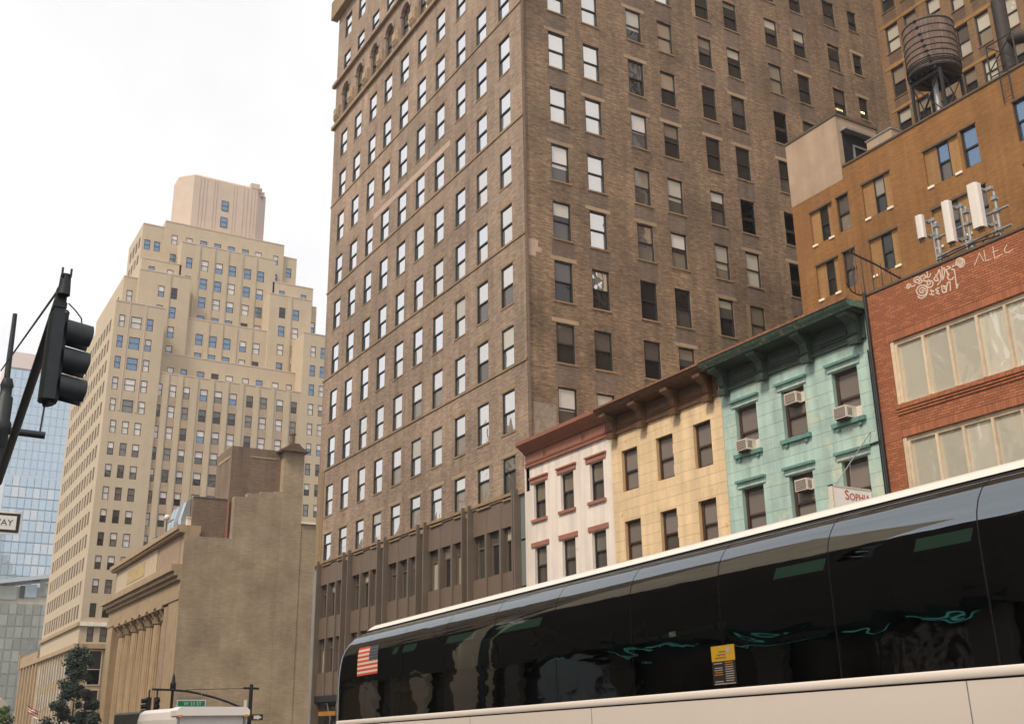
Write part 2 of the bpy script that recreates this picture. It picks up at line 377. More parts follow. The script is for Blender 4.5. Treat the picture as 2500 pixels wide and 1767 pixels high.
Mt['vanwhite'] = plain('van_white', (0.80, 0.74, 0.70), 0.35, var=0.02, coat=0.3)
Mt['bark'] = plain('bark', (0.07, 0.05, 0.035), 0.95, var=0.2, scale=6)
Mt['leaf_dk'] = plain('dark_leaves', (0.017, 0.036, 0.018), 0.75, var=0.5, scale=1.5)
Mt['leaf_lt'] = plain('light_leaves', (0.085, 0.13, 0.025), 0.75, var=0.4, scale=1.5)
Mt['tarp'] = plain('green_tarp', (0.12, 0.28, 0.22), 0.6)
Mt['greybox'] = plain('grey_sheet_metal', (0.30, 0.29, 0.27), 0.5, metal=0.2, var=0.1)
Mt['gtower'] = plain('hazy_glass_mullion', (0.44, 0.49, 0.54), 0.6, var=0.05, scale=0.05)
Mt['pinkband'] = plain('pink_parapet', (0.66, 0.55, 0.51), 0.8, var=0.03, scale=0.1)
Mt['low_stone'] = plain('grid_stone', (0.46, 0.42, 0.35), 0.85, var=0.1, scale=0.3)
Mt['rel'] = plain('pale_reflector', (0.45, 0.40, 0.34), 0.8, var=0.1, scale=0.2)
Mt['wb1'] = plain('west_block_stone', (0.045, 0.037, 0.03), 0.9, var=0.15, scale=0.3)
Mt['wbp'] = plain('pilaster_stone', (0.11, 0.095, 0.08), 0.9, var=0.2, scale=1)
Mt['wb2'] = plain('west_block_limestone', (0.48, 0.39, 0.28), 0.9, var=0.15, scale=0.3)

Mt['westdark'] = plain('shaded_reveal_pane', (0.12, 0.09, 0.062), 0.9, var=0.3, scale=1); Mt['westdark2'] = plain('brown_reveal_pane', (0.20, 0.155, 0.11), 0.9, var=0.3, scale=1)  # dull tower west panes, shade of the window reveals put into their colour
G = {}
G['dark'] = pane('dark_pane', (0.018, 0.016, 0.014), 0.01, wav=0.12)
G['dark2'] = pane('grey_screen_pane', (0.085, 0.072, 0.062), 0.02, wav=0.1)
G['rowpane'] = pane('grey_row_pane', (0.20, 0.165, 0.145), 0.02, wav=0.1)
G['shade'] = pane('roller_shade_pane', (0.46, 0.42, 0.35), 0.02, wav=0.1)
G['shade2'] = pane('darker_shade_pane', (0.22, 0.18, 0.13), 0.02, wav=0.1)  # darker, browner tone of the roller shade
G['mirror'] = pane('sky_mirror_pane', (0.10, 0.09, 0.08), 0.66, (0.97, 0.96, 0.97), wav=0.03, wscale=0.5)
G['wavy'] = pane('wavy_mirror_pane', (0.30, 0.27, 0.24), 0.52, (0.97, 0.94, 0.90), wav=0.13, wscale=0.45)
G['blue'] = pane('sky_blue_pane', (0.05, 0.075, 0.11), 0.24, (0.52, 0.73, 1.0), wav=0.06)  # blue of the reflected sky put into base colour and tint
G['twhite'] = pane('tower_blind_pane', (0.60, 0.56, 0.52), 0.05, wav=0.05)
G['tgrey'] = pane('tower_grey_pane', (0.15, 0.135, 0.11), 0.05, wav=0.1)
G['tgreen'] = pane('tower_green_pane', (0.045, 0.05, 0.035), 0.05, wav=0.1)
G['tdark'] = pane('tower_dark_pane', (0.018, 0.015, 0.012), 0.01, wav=0.1)
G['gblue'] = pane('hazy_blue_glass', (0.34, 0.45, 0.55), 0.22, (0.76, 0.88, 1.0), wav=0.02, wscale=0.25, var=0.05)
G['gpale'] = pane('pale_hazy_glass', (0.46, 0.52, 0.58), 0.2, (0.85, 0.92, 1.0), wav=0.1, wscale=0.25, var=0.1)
G['ggrey'] = pane('grey_green_glass', (0.27, 0.30, 0.28), 0.14, (0.8, 0.9, 1.0), wav=0.3, wscale=0.4, var=0.25)
G['cream'] = pane('curtained_pane', (0.50, 0.47, 0.38), 0.16, (1, 0.95, 0.85), wav=0.55, wscale=0.55, var=0.12)
G['wb'] = pane('west_window_pane', (0.03, 0.03, 0.03), 0.02, wav=0.05)
LAMP = emit('fluorescent_tube', (1.0, 0.86, 0.45), 1.6)

def busglass():
    m, t, b = _mat('tinted_bus_glass')
    geo = N(t, 'ShaderNodeNewGeometry')
    tr = N(t, 'ShaderNodeBsdfTransparent'); tr.inputs['Color'].default_value = (0.10, 0.155, 0.125, 1)
    gl = N(t, 'ShaderNodeBsdfGlossy'); gl.inputs['Roughness'].default_value = 0.015; gl.inputs['Color'].default_value = (0.88, 0.95, 1.0, 1)
    mp = N(t, 'ShaderNodeMapping'); mp.inputs['Scale'].default_value = (1.0, 0.7, 2.2); t.links.new(geo.outputs['Position'], mp.inputs['Vector'])
    ns = N(t, 'ShaderNodeTexNoise', Scale=1.1, Detail=2.0, Distortion=0.8); t.links.new(mp.outputs['Vector'], ns.inputs['Vector'])
    bp = N(t, 'ShaderNodeBump', Strength=0.5, Distance=0.010); t.links.new(ns.outputs['Fac'], bp.inputs['Height']); t.links.new(bp.outputs['Normal'], gl.inputs['Normal'])
    fr = N(t, 'ShaderNodeFresnel', IOR=3.0)
    mx = N(t, 'ShaderNodeMixShader'); t.links.new(fr.outputs[0], mx.inputs[0]); t.links.new(tr.outputs[0], mx.inputs[1]); t.links.new(gl.outputs[0], mx.inputs[2])
    t.links.new(mx.outputs[0], t.nodes['Material Output'].inputs['Surface'])
    return m
BUSGLASS = busglass()

# ------------------------------------------------------------------ windows (shared meshes, one object each)
_mc = {}
def cached(key, fn):
    if key not in _mc: _mc[key] = fn()
    return _mc[key]

def window(parent, pl, u0, u1, z0, z1, d=0.14, frame='frame_dk', up='dark', low='dark', split=0.5, fw=0.055, style='hung', name='window', single=False, blind=0, bmat='shade'):
    w = round(abs(u1 - u0), 2); h = round(z1 - z0, 2); uc = (u0 + u1) / 2
    at = pl.P(uc, 0, z0); lp = PL(pl.k, 0.0)
    def mk_frame():
        b = MB()
        lp.box(b, -w/2, -w/2 + fw, d - 0.03, d + 0.10, 0, h); lp.box(b, w/2 - fw, w/2, d - 0.03, d + 0.10, 0, h)
        lp.box(b, -w/2 + fw, w/2 - fw, d - 0.03, d + 0.10, h - fw, h); lp.box(b, -w/2 + fw, w/2 - fw, d - 0.03, d + 0.10, 0, fw)
        if style == 'hung': lp.box(b, -w/2 + fw, w/2 - fw, d - 0.01, d + 0.095, h * split - 0.035, h * split + 0.035)
        if style == 'louver':
            z = fw + 0.04
            while z < h - fw - 0.05:
                if abs(z - h * split) > 0.10:
                    a = [lp.P(-w/2 + fw, d - 0.02, z), lp.P(w/2 - fw, d - 0.02, z), lp.P(w/2 - fw, d + 0.08, z + 0.07), lp.P(-w/2 + fw, d + 0.08, z + 0.07)]
                    b.quad(*a)
                z += 0.105
        return b.mesh('window', Mt[frame])
    o = obj(name, cached(('fr', pl.k, w, h, d, frame, split, fw, style), mk_frame), parent, at)
    def mk_pane(a, c, dd):
        b = MB(); lp.box(b, -w/2 + fw, w/2 - fw, dd, dd + 0.02, a, c); return b.mesh('pane', G['dark'])
    if single or style == 'louver':
        obj('pane', cached(('p', pl.k, w, h, d, fw), lambda: mk_pane(fw, h - fw, d + 0.06)), o, at, mat=G[up])
    else:
        obj('upper_pane', cached(('u', pl.k, w, h, d, fw, split), lambda: mk_pane(h * split + 0.035, h - fw, d + 0.02)), o, at, mat=G[up])
        obj('lower_pane', cached(('l', pl.k, w, h, d, fw, split), lambda: mk_pane(fw, h * split - 0.035, d + 0.06)), o, at, mat=G[low])
    if blind:
        def mk_blind():
            b = MB(); zb = h - fw - blind * (h - 2 * fw); zr = h * split
            lp.box(b, -w/2 + fw + .005, w/2 - fw - .005, d + 0.008, d + 0.018, max(zb, zr + .035), h - fw)
            if zb < zr - .04: lp.box(b, -w/2 + fw + .005, w/2 - fw - .005, d + 0.045, d + 0.058, zb, zr - .035)
            return b.mesh('blind', G['shade'])
        obj('blind', cached(('bl', pl.k, w, h, d, fw, split, blind), mk_blind), o, at, mat=G[bmat])
    return o

def slab(parent, name, pl, u0, u1, z0, z1, d0, d1, mat, **k):
    """a sill, lintel, ledge ... : one box of its own, mesh shared by alike pieces"""
    w = round(u1 - u0, 2); h = round(z1 - z0, 3)
    lp = PL(pl.k, 0.0)
    def mk():
        b = MB(); lp.box(b, -w/2, w/2, d0, d1, 0, h); return b.mesh(name, mat)
    return obj(name, cached((name, pl.k, w, h, d0, d1, mat.name), mk), parent, pl.P((u0 + u1) / 2, 0, z0), **k)

def gz(y): return -0.019 * max(-120, min(y, 330))

# ------------------------------------------------------------------ ground
def strip(name, mat, x0, x1, y0, y1, lift, kind='structure', base=0.0, **k):
    b = MB()
    ys = [y0] + [y for y in (-120, 330) if y0 < y < y1] + [y1]
    for a, c in zip(ys[:-1], ys[1:]):
        b.quad((x0, a, gz(a) + lift), (x1, a, gz(a) + lift), (x1, c, gz(c) + lift), (x0, c, gz(c) + lift))
        if base:
            for s in (x0, x1): b.quad((s, a, gz(a) + lift - base), (s, a, gz(a) + lift), (s, c, gz(c) + lift), (s, c, gz(c) + lift - base))
    o = b.build(name, mat); o['kind'] = kind; return o
strip('ground', Mt['soil'], -690, 790, -390, 990, -0.02)
strip('avenue_road', Mt['asphalt'], 2.2, 20.6, -200, 900, 0.0)
strip('cross_street', Mt['asphalt'], 20.6, 300, 70.5, 84, 0.0)
strip('pavement_east', Mt['walk'], 20.6, 25.2, -200, 69.5, 0.14, base=0.16)
strip('pavement_east_far', Mt['walk'], 20.6, 25.2, 86, 400, 0.14, base=0.16)
strip('pavement_west', Mt['walk'], -4.2, 2.2, -200, 400, 0.14, base=0.16)
b = MB()
for x in (5.6, 9.9, 13.6, 17.0):
    y = -30
    while y < 140:
        b.quad((x - .06, y, gz(y) + .006), (x + .06, y, gz(y) + .006), (x + .06, y + 3, gz(y + 3) + .006), (x - .06, y + 3, gz(y + 3) + .006)); y += 9
o = b.build('lane_markings', Mt['paint']); o['kind'] = 'structure'
strip('vacant_lot_ground', Mt['walk'], 25.2, 90, 85.5, 104, 0.02)

# ------------------------------------------------------------------ brown office building on the corner
FX = 25.0                      # frontage line of the far side of the avenue
PW = PL('W', FX)
SY = 40.9
BR = thing('brown_office_building', 'tall brown brick office building with rows of dark framed sash windows above dark metal base', 'building', (FX, SY, 0))
cols_w = [(42.12, 43.3), (44.66, 45.84), (47.16, 48.34), (49.8, 51.05), (52.4, 53.66), (55.02, 56.32), (57.66, 58.95), (60.26, 61.53), (62.97, 64.28), (65.66, 66.94)]
rows = [(13.58, 11.63), (16.83, 14.76), (20.1, 18.05), (23.4, 21.25), (26.68, 24.6), (29.96, 27.86), (33.38, 31.28), (36.79, 34.6), (40.17, 38.12), (43.5, 41.5)]
top_rows = [(50.35, 48.78), (53.75, 51.8)]
ops_w = []
for (a, c) in cols_w:
    for (t, bt) in rows: ops_w.append((a, c, bt, t))
    ops_w.append((a - 0.05, c + 0.05, 44.95, 47.75))
    for (t, bt) in top_rows: ops_w.append((a, c, bt, t))
cols_s = [(26.68, 27.76), (28.92, 29.99), (31.96, 33.03), (34.21, 35.28), (37.25, 38.28), (39.49, 40.56), (42.86, 43.93), (45.31, 46.34), (48.39, 49.47), (50.74, 51.55)]
rows_s = [(13.6, 11.65)] + rows[1:] + [(46.9, 44.9)]
PS = PL('S', SY)
ops_s = []
for i, (a, c) in enumerate(cols_s):
    for (t, bt) in rows_s:
        ops_s.append((a, c, bt + (0.45 if i == 9 else 0), t))
b = MB()
facade(b, PW, SY, 68.35, 11.86, 58, ops_w, 0.30, 0)
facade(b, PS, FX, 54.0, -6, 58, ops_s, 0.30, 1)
b.quad((FX, 68.35, -6), (54, 68.35, -6), (54, 68.35, 58), (FX, 68.35, 58))
b.quad((FX, SY, 58), (54, SY, 58), (54, 68.35, 58), (FX, 68.35, 58))
b.quad((54, SY, -6), (54, 68.35, -6), (54, 68.35, 58), (54, SY, 58))
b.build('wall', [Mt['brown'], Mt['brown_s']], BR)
b = MB(); b.box(FX + 0.62, 53.6, SY + 0.62, 67.9, -5, 57.5)
b.build('dark_interior', Mt['void'], BR)
for i, (a, c) in enumerate(cols_w):
    for j, (t, bt) in enumerate(rows):
        # upper panes mirror the bright sky, lower ones the street wall opposite
        hi = (j + 0.55 * i) > 6.3
        k = R_.random()
        if hi: up, low = 'mirror', 'mirror'
        elif (j + 0.55 * i) > 4.3: up, low = R_.choice([('mirror', 'wavy'), ('wavy', 'wavy'), ('mirror', 'mirror')])
        else: up, low = R_.choice([('wavy', 'wavy'), ('wavy', 'dark2'), ('shade', 'wavy'), ('wavy', 'shade2')])
        window(BR, PW, a, c, bt, t, d=0.07, frame='frame_teal', up=up, low=low, fw=0.055, split=(0.5 if j else 0.66))
        if j in (2, 4, 6, 8): pass
        else: slab(BR, 'window_sill', PW, a - 0.06, c + 0.06, bt - 0.08, bt, -0.03, 0.1, Mt['brown_lt'])
        if (j == 0) or R_.random() < 0.42:
            slab(BR, 'lintel', PW, a - 0.28, c + 0.28, t + 0.03, t + 0.22, -0.012, 0.1, Mt['tan_stone'] if j == 0 else Mt['brown_lt'])
    window(BR, PW, a - 0.05, c + 0.05, 44.95, 47.75, d=0.22, frame='frame_teal', up='mirror', low='mirror', fw=0.1, split=0.45)
    for (t, bt) in top_rows:
        window(BR, PW, a, c, bt, t, d=0.07, frame='frame_teal', up='mirror', low='mirror', fw=0.055)
    # round arch over the tall window: brick spandrels filling the head
    def mk_arch():
        q = MB(); w = c - a + 0.1; r = w / 2
        for sgn in (1, -1):
            pts = [(sgn * r, 0), (sgn * r, r + 0.05), (0, r + 0.05), (0, r)]
            arc = [(sgn * r * math.sin(t), r * math.cos(t)) for t in [k * math.pi / 2 / 6 for k in range(1, 6)]]
            poly = [(0, r), *arc, (sgn * r, 0), (sgn * r, r + 0.06), (0, r + 0.06)]
            q.prism([(p[0], p[1]) for p in poly], 0, -0.02, 0.2)
        for k in range(11):
            t0 = -math.pi / 2 + math.pi * k / 11; t1 = -math.pi / 2 + math.pi * (k + 0.94) / 11
            q.prism([(r * math.sin(t0), r * math.cos(t0)), (r * math.sin(t1), r * math.cos(t1)), ((r + .22) * math.sin(t1), (r + .22) * math.cos(t1)), ((r + .22) * math.sin(t0), (r + .22) * math.cos(t0))], 0, -0.06, 0.0)
        return q.mesh('arch', Mt['brown'])
    obj('arch', cached(('arch',), mk_arch), BR, (FX, (a + c) / 2, 47.75 - (c - a + 0.1) / 2 - 0.05))
for z in (18.0, 24.55, 31.18, 38.08): slab(BR, 'sill_course', PW, SY, 68.4, z - 0.09, z + 0.02, -0.05, 0.05, Mt['brown_lt'])
slab(BR, 'ledge', PW, SY, 68.6, 44.6, 44.86, -0.2, 0.05, Mt['brown_lt'])
slab(BR, 'ledge', PW, SY, 68.7, 48.34, 48.6, -0.24, 0.05, Mt['brown'])
slab(BR, 'cornice', PW, SY, 68.9, 54.6, 56.2, -0.5, 0.05, Mt['brown_lt'])
slab(BR, 'stone_band', PW, 49.0, 60.1, 33.46, 33.86, -0.015, 0.05, Mt['pink_stone'])
slab(BR, 'corner_pier', PW, 67.25, 68.35, 11.7, 17.9, -0.06, 0.05, Mt['brown_lt'])  # sunlight on this strip is put into its lighter brick colour
for i in range(len(cols_w)):
    y = cols_w[i][1] + 0.68 if i < 9 else 67.75
    def mk():
        q = MB()
        q.prism([(-0.03, 0), (-0.03, 0.2), (-0.20, 0.45), (-0.20, 1.3), (0.1, 1.42), (0.1, 0)], 1, -0.46, 0.46)
        q.prism([(-0.26, 0.6), (-0.26, 1.1), (-0.15, 1.15), (-0.15, 0.55)], 1, -0.30, 0.30)
        return q.mesh('console', Mt['tan_stone'])
    obj('console', cached(('cons',), mk), BR, (FX, y, 44.86))
smap = ['SSDDDDDDDD', 'SSDDDDDDDD', 'DDDDDDDDDD', 'DVDDHFDDDD', 'HWWSSFLDDD', 'SWSSHLLDDD', 'WWSHDDDDDD', 'WWDVDDLDDD', 'WWSWDHFDYY', 'WWSWDDHHDD', 'DDDDDDDDDD']
for j, (t, bt) in enumerate(rows_s):
    for i, (a, c) in enumerate(cols_s):
        k = smap[j][i]; st = 'hung'; up, low = 'dark', 'dark'
        if j in (1, 2) or R_.random() < 0.35: up, low = ('dark2', 'dark') if R_.random() < 0.5 else ('dark', 'dark2')
        if k == 'W': up, low = 'wavy', 'wavy'
        if k == 'V': up, low = 'wavy', 'dark'
        bd = 0
        if k == 'S': bd = R_.choice([.4, .48, .55, .62, .7]); low = R_.choice(['dark', 'dark2', 'shade2'])
        if k == 'F': bd = R_.choice([.8, .9, 1.0])
        if k == 'H': bd = R_.choice([.2, .28, .35])
        if k == 'D' and R_.random() < .22: bd = R_.choice([.08, .15, .3])
        bm = R_.choice(['shade', 'shade', 'shade2', 'twhite']) if k in 'SFH' else 'shade2'
        if k == 'L': st = 'louver'
        bb = bt + (0.45 if i == 9 else 0)
        sp = 0.5
        w_ = window(BR, PS, a, c, bb, t, d=0.10, frame='frame_dk', up=up, low=low, fw=0.075, style=st, split=sp, blind=bd, bmat=bm)
        if k == 'Y':
            q = MB(); q.box(a + 0.25, c - 0.2, SY + 0.16, SY + 0.175, bb + 0.55, bb + 0.70); q.build('lit_lamp', LAMP, w_)
        slab(BR, 'window_sill', PS, a - 0.1, c + 0.1, bb - 0.08, bb, -0.05, 0.1, Mt['brown_lt'])
        rr = R_.random()
        if rr < 0.45: slab(BR, 'lintel', PS, a - 0.25, c + 0.25, t + 0.03, t + 0.24, -0.012, 0.1, Mt['tan_stone'])
        if R_.random() < 0.75 and i < 9: slab(BR, 'brick_patch', PS, a - 0.12, c + 0.12, bb - 1.12, bb - 0.12, -0.006, 0.02, Mt['brown_dk'])
        if i >= 4 and R_.random() < 0.45: slab(BR, 'brick_patch', PS, a - 0.27, a - 0.02, bb, t, -0.006, 0.02, Mt['brown_lt'])
slab(BR, 'brick_patch', PS, 25.25, 26.55, 14.0, 15.9, -0.006, 0.02, Mt['greypatch'])
for x0_, x1_, z0_, z1_ in ((25.2, 25.75, 23.9, 24.25), (25.2, 25.95, 23.62, 23.9), (25.2, 25.6, 23.35, 23.62)): slab(BR, 'brick_patch', PS, x0_, x1_, z0_, z1_, -0.006, 0.02, Mt['pink_stone'])
slab(BR, 'drainpipe', PS, 25.03, 25.13, 0, 48, -0.10, -0.02, Mt['brown_dk'])
# modernised metal base, bay by bay
bays = [(42.25, 46.42), (47.2, 51.42), (52.42, 56.62), (57.68, 61.98), (63.02, 67.3)]
b = MB(); PW.box(b, 41.3, 68.35, 0.45, 0.6, -5, 11.86); b.build('base_backing', Mt['void'], BR)
for (a, c) in bays:
    w3 = (c - a) / 3
    for k in range(3):
        p0, p1 = a + k * w3, a + (k + 1) * w3
        slab(BR, 'fascia_panel', PW, p0 + .015, p1 - .015, 10.33, 11.8, 0.06, 0.2, Mt['metal_panel'])
        slab(BR, 'spandrel_panel', PW, p0 + .015, p1 - .015, 6.94, 8.24, 0.06, 0.2, Mt['metal_panel'])
        slab(BR, 'spandrel_panel', PW, p0 + .015, p1 - .015, 3.5, 4.85, 0.06, 0.2, Mt['metal_panel'])
        for z0, z1 in ((8.26, 10.31), (4.87, 6.92)):
            u = R_.choice(['cream', 'wavy', 'dark2', 'tgreen']); window(BR, PW, p0 + .16, p1 - .16, z0, z1, d=0.28, frame='metal_fin', up=u, low=R_.choice([u, 'dark', 'cream']), fw=0.05, split=0.72)
        if k: slab(BR, 'mullion', PW, p0 - .09, p0 + .09, 3.5, 10.33, -0.02, 0.3, Mt['metal_fin'])
    for e in (a - 0.12, c + 0.02): slab(BR, 'fin', PW, e, e + 0.12, -2, 11.9, -0.22, 0.4, Mt['metal_fin'])
    slab(BR, 'shop_window', PW, a + 0.1, c - 0.1, 0.3, 3.1, 0.25, 0.3, G['dark'])
    slab(BR, 'shop_fascia', PW, a, c, 3.12, 3.48, -0.05, 0.2, Mt['black'])
for (a, c) in [(46.56, 47.06), (51.58, 52.28), (56.78, 57.54), (62.14, 62.88)]:
    slab(BR, 'pier_recess', PW, a, c, -2, 11.4, 0.2, 0.4, G['dark2'])
    slab(BR, 'pier_cap', PW, a - .05, c + .05, 11.4, 11.72, 0.0, 0.3, Mt['tan_stone'])
slab(BR, 'base_sill', PW, 42.0, 67.3, 11.72, 11.86, -0.05, 0.3, Mt['brown_lt'])
slab(BR, 'fin', PW, 41.95, 42.07, -2, 11.9, -0.22, 0.4, Mt['metal_fin'])
for k in range(5): slab(BR, 'glass_strip', PW, 41.34, 41.93, 1.2 + 2.1 * k, 3.2 + 2.1 * k, 0.12, 0.2, G['ggrey'])
slab(BR, 'stone_pier', PW, 67.5, 68.4, -5, 11.4, -0.05, 0.4, Mt['greybox'])
slab(BR, 'storefront_sign', PW, 63.4, 66.2, 2.3, 2.55, -0.15, 0.2, Mt['stkorange'])

# ------------------------------------------------------------------ rear loft wing behind the ochre building
WX = 53.6
WG = thing('loft_building', 'tan and brown loft building behind the wooden water tank with paired shaded windows', 'building', (WX, 30, 0))
PWg = PL('W', WX)
wc = [(39.27, 40.31), (37.76, 38.76), (35.95, 36.95), (34.3, 35.2), (32.82, 33.8), (31.0, 31.95), (29.5, 30.45), (27.6, 28.6), (26.1, 27.1)]
wr = [(39.56, 37.85), (42.78, 40.56), (46.02, 44.0), (49.25, 47.2), (36.3, 34.3)]
b = MB(); ops = [(a, c, bt, t) for (a, c) in wc for (t, bt) in wr]
facade(b, PWg, 14, SY - 0.003, -6, 62, ops, 0.28, 0)
b.quad((WX, 14, -6), (80, 14, -6), (80, 14, 62), (WX, 14, 62)); b.quad((WX, 14, 62), (80, 14, 62), (80, SY, 62), (WX, SY, 62))
b.build('wall', Mt['wing'], WG)
for (a, c) in wc:
    for (t, bt) in wr:
        u, l = R_.choice([('shade', 'shade2'), ('shade2', 'dark'), ('shade', 'dark'), ('cream', 'shade'), ('dark2', 'shade')])
        window(WG, PWg, a, c, bt, t, d=0.16, up=u, low=l, fw=0.08)
        slab(WG, 'spandrel', PWg, a - 0.02, c + 0.02, bt - 0.82, bt - 0.06, -0.005, 0.05, Mt['wing_dk'])
        slab(WG, 'window_sill', PWg, a - 0.06, c + 0.06, bt - 0.06, bt, -0.06, 0.1, Mt['wing'])
for (t, bt) in wr: slab(WG, 'band_course', PWg, 14, SY - 0.2, t + 0.04, t + 0.26, -0.03, 0.03, Mt['ochre_lt'])

# ------------------------------------------------------------------ ochre building and what stands on its roof
OX = 36.7; OZ = 26.42
OC = thing('ochre_brick_building', 'ochre brick building behind the row houses with narrowed windows and patched roof edge', 'building', (OX, 24, 0))
PO = PL('W', OX)
orow = [(25.07, 23.27), (22.25, 20.45), (19.43, 17.63)]
owide = [(31.95, 33.36, 32.28, 32.78), (28.45, 30.08, 28.86, 29.46), (24.82, 26.6, 25.36, 25.96), (18.6, 20.2, 19.1, 19.7)]
ofull = [(30.92, 31.66), (23.93, 24.68), (21.2, 22.18), (16.8, 17.7)]
b = MB(); ops = []
for (t, bt) in orow:
    ops += [(a, c, bt, t) for a, c, e, f in owide] + [(a, c, bt, t) for a, c in ofull]
facade(b, PO, 8, 34.45, -6, OZ, ops, 0.26, 0)
b.quad((OX, 34.45, -6), (52, 34.45, -6), (52, 34.45, OZ), (OX, 34.45, OZ)); b.quad((OX, 8, -6), (52, 8, -6), (52, 8, OZ), (OX, 8, OZ))
b.quad((OX + .3, 8, OZ - .3), (52, 8, OZ - .3), (52, 34.45, OZ - .3), (OX + .3, 34.45, OZ - .3)); b.quad((OX + .3, 8, OZ - .3), (OX + .3, 34.45, OZ - .3), (OX + .3, 34.45, OZ), (OX + .3, 8, OZ))
b.build('wall', Mt['ochre'], OC)
slab(OC, 'roof_edge', PO, 8, 31.0, OZ + .002, OZ + 0.09, -0.06, 0.32, Mt['coping_dk'])
blue_set = ((24.82, 0), (23.93, 0), (21.2, 0), (16.8, 0))
for r, (t, bt) in enumerate(orow):
    for a, c, e, f in owide:
        slab(OC, 'brick_infill', PO, a, e, bt, t - 0.05, 0.10, 0.25, Mt['ochre_lt']); slab(OC, 'brick_infill', PO, f, c, bt, t - 0.05, 0.10, 0.25, Mt['ochre_lt'])
        bl = r == 0 and a < 27
        window(OC, PO, e, f, bt, t - 0.05, d=0.12, up='blue' if bl else R_.choice(['dark', 'dark2', 'shade2']), low='dark2' if bl else 'dark', fw=0.05)
        slab(OC, 'header_shadow', PO, a - 0.04, c + 0.04, t - 0.05, t + 0.03, -0.03, 0.12, Mt['coping_dk'])  # dark strip paints the shadow line at the head of the opening
        slab(OC, 'sill_stub', PO, a + 0.02, a + 0.34, bt - 0.08, bt + 0.02, -0.06, 0.1, Mt['coping']); slab(OC, 'sill_stub', PO, c - 0.34, c - 0.02, bt - 0.08, bt + 0.02, -0.06, 0.1, Mt['coping'])
    for a, c in ofull:
        bl = r == 0 and a < 25
        window(OC, PO, a, c, bt, t, d=0.12, up='blue' if bl else 'dark2', low='blue' if bl else R_.choice(['dark2', 'shade2']), fw=0.06)
        slab(OC, 'header_shadow', PO, a - 0.04, c + 0.04, t - 0.002, t + 0.06, -0.03, 0.12, Mt['coping_dk'])  # painted shadow line over the full windows too
# bulkhead at the roof edge
b = MB(); b.box(OX - 0.012, 39.5, 31.08, 34.44, OZ - 0.6, 29.28)
bk = b.build('bulkhead', Mt['cement'], OC)
b = MB(); b.box(OX + .3, 39.3, 31.03, 31.07, OZ, 28.45); b.build('doorway', Mt['void'], bk)
b = MB(); b.box(OX + .9, OX + 1.0, 30.98, 31.04, OZ, 27.9); b.box(OX + 1.9, OX + 2.0, 30.98, 31.04, OZ, 27.9); b.box(OX + 1.0, OX + 1.9, 30.98, 31.04, 27.8, 27.9); b.box(OX + .2, 39.6, 30.7, 31.07, 28.46, 28.58)
b.build('door_frame', Mt['galv'], bk)
b = MB(); b.box(OX - .06, 39.6, 31.02, 34.5, 29.28, 29.40); b.build('coping', Mt['coping_dk'], bk)
b = MB(); b.box(OX + 0.35, OX + 1.6, 28.3, 29.75, OZ - .2, 27.22)
t_ = thing('rooftop_unit', 'pale grey sheet metal box on the ochre roof beside the bulkhead doorway', 'rooftop unit', (OX + 1, 29, OZ))
b.build('casing', Mt['cement'], t_)
b = MB(); b.box(OX + 0.34, OX + 0.37, 29.0, 29.06, OZ, 27.23); b.box(OX + 0.30, OX + 1.65, 28.25, 29.8, 27.22, 27.27); b.build('seam', Mt['galv'], t_)

# wooden water tank
TC = (41.0, 28.38); TZ0, TZ1, TR = 31.35, 33.95, 1.25
TK = thing('water_tank', 'weathered round wooden water tank with iron hoops on steel legs above ochre roof', 'water tank', (TC[0], TC[1], OZ - .3))
NS = 44
def mk_stave():
    q = MB(); a = math.pi / NS * 0.94
    def pt(r, t, z): return (r * math.cos(t), r * math.sin(t), z)
    vs = [pt(TR - .08, -a, 0), pt(TR, -a, 0), pt(TR, a, 0), pt(TR - .08, a, 0)]; H = TZ1 - TZ0
    vs += [(v[0] * 0.965, v[1] * 0.965, H) for v in vs]
    q.add(vs, [(0, 1, 2, 3), (7, 6, 5, 4), (0, 4, 5, 1), (1, 5, 6, 2), (2, 6, 7, 3), (3, 7, 4, 0)])
    return q.mesh('stave', Mt['stave'])
sm = mk_stave()
for k in range(NS):
    o = obj('stave', sm, TK, (TC[0], TC[1], TZ0 + R_.uniform(-.012, .012))); o.rotation_euler = (0, 0, 2 * math.pi * k / NS)
for z in (0.10, 0.18, 0.27, 0.40, 0.70, 1.02, 1.36, 1.74, 2.16, 2.55):
    q = MB(); r = TR * (1 - 0.035 * z / 2.67) + .012; q.lathe([(r - .02, -.018), (r + .012, -.018), (r + .012, .018), (r - .02, .018)], (TC[0], TC[1], TZ0 + z), 48)
    ang = math.radians(212 - 22 * z / 2.6); q.box(TC[0] + r * math.cos(ang) - .07, TC[0] + r * math.cos(ang) + .07, TC[1] + r * math.sin(ang) - .07, TC[1] + r * math.sin(ang) + .07, TZ0 + z - .035, TZ0 + z + .035)
    q.build('hoop', Mt['rubber'], TK)
q = MB(); q.lathe([(0.0, .10), (TR * .93, .04), (TR * .98, 0.0), (TR * .98, -.07), (0, -.07)], (TC[0], TC[1], TZ1 + .05), 40); q.build('lid', Mt['stave'], TK)
q = MB(); q.lathe([(0, 0), (TR - .02, 0), (TR - .02, -.12), (0, -.12)], (TC[0], TC[1], TZ0), 40)
for k in range(-2, 3): q.box(TC[0] - .95, TC[0] + .95, TC[1] + k * .36 - .06, TC[1] + k * .36 + .06, TZ0 - .28, TZ0 - .12)
for k in (-1, 1): q.box(TC[0] + k * .72 - .07, TC[0] + k * .72 + .07, TC[1] - .85, TC[1] + .85, TZ0 - .45, TZ0 - .28)
q.build('floor', Mt['black'], TK)
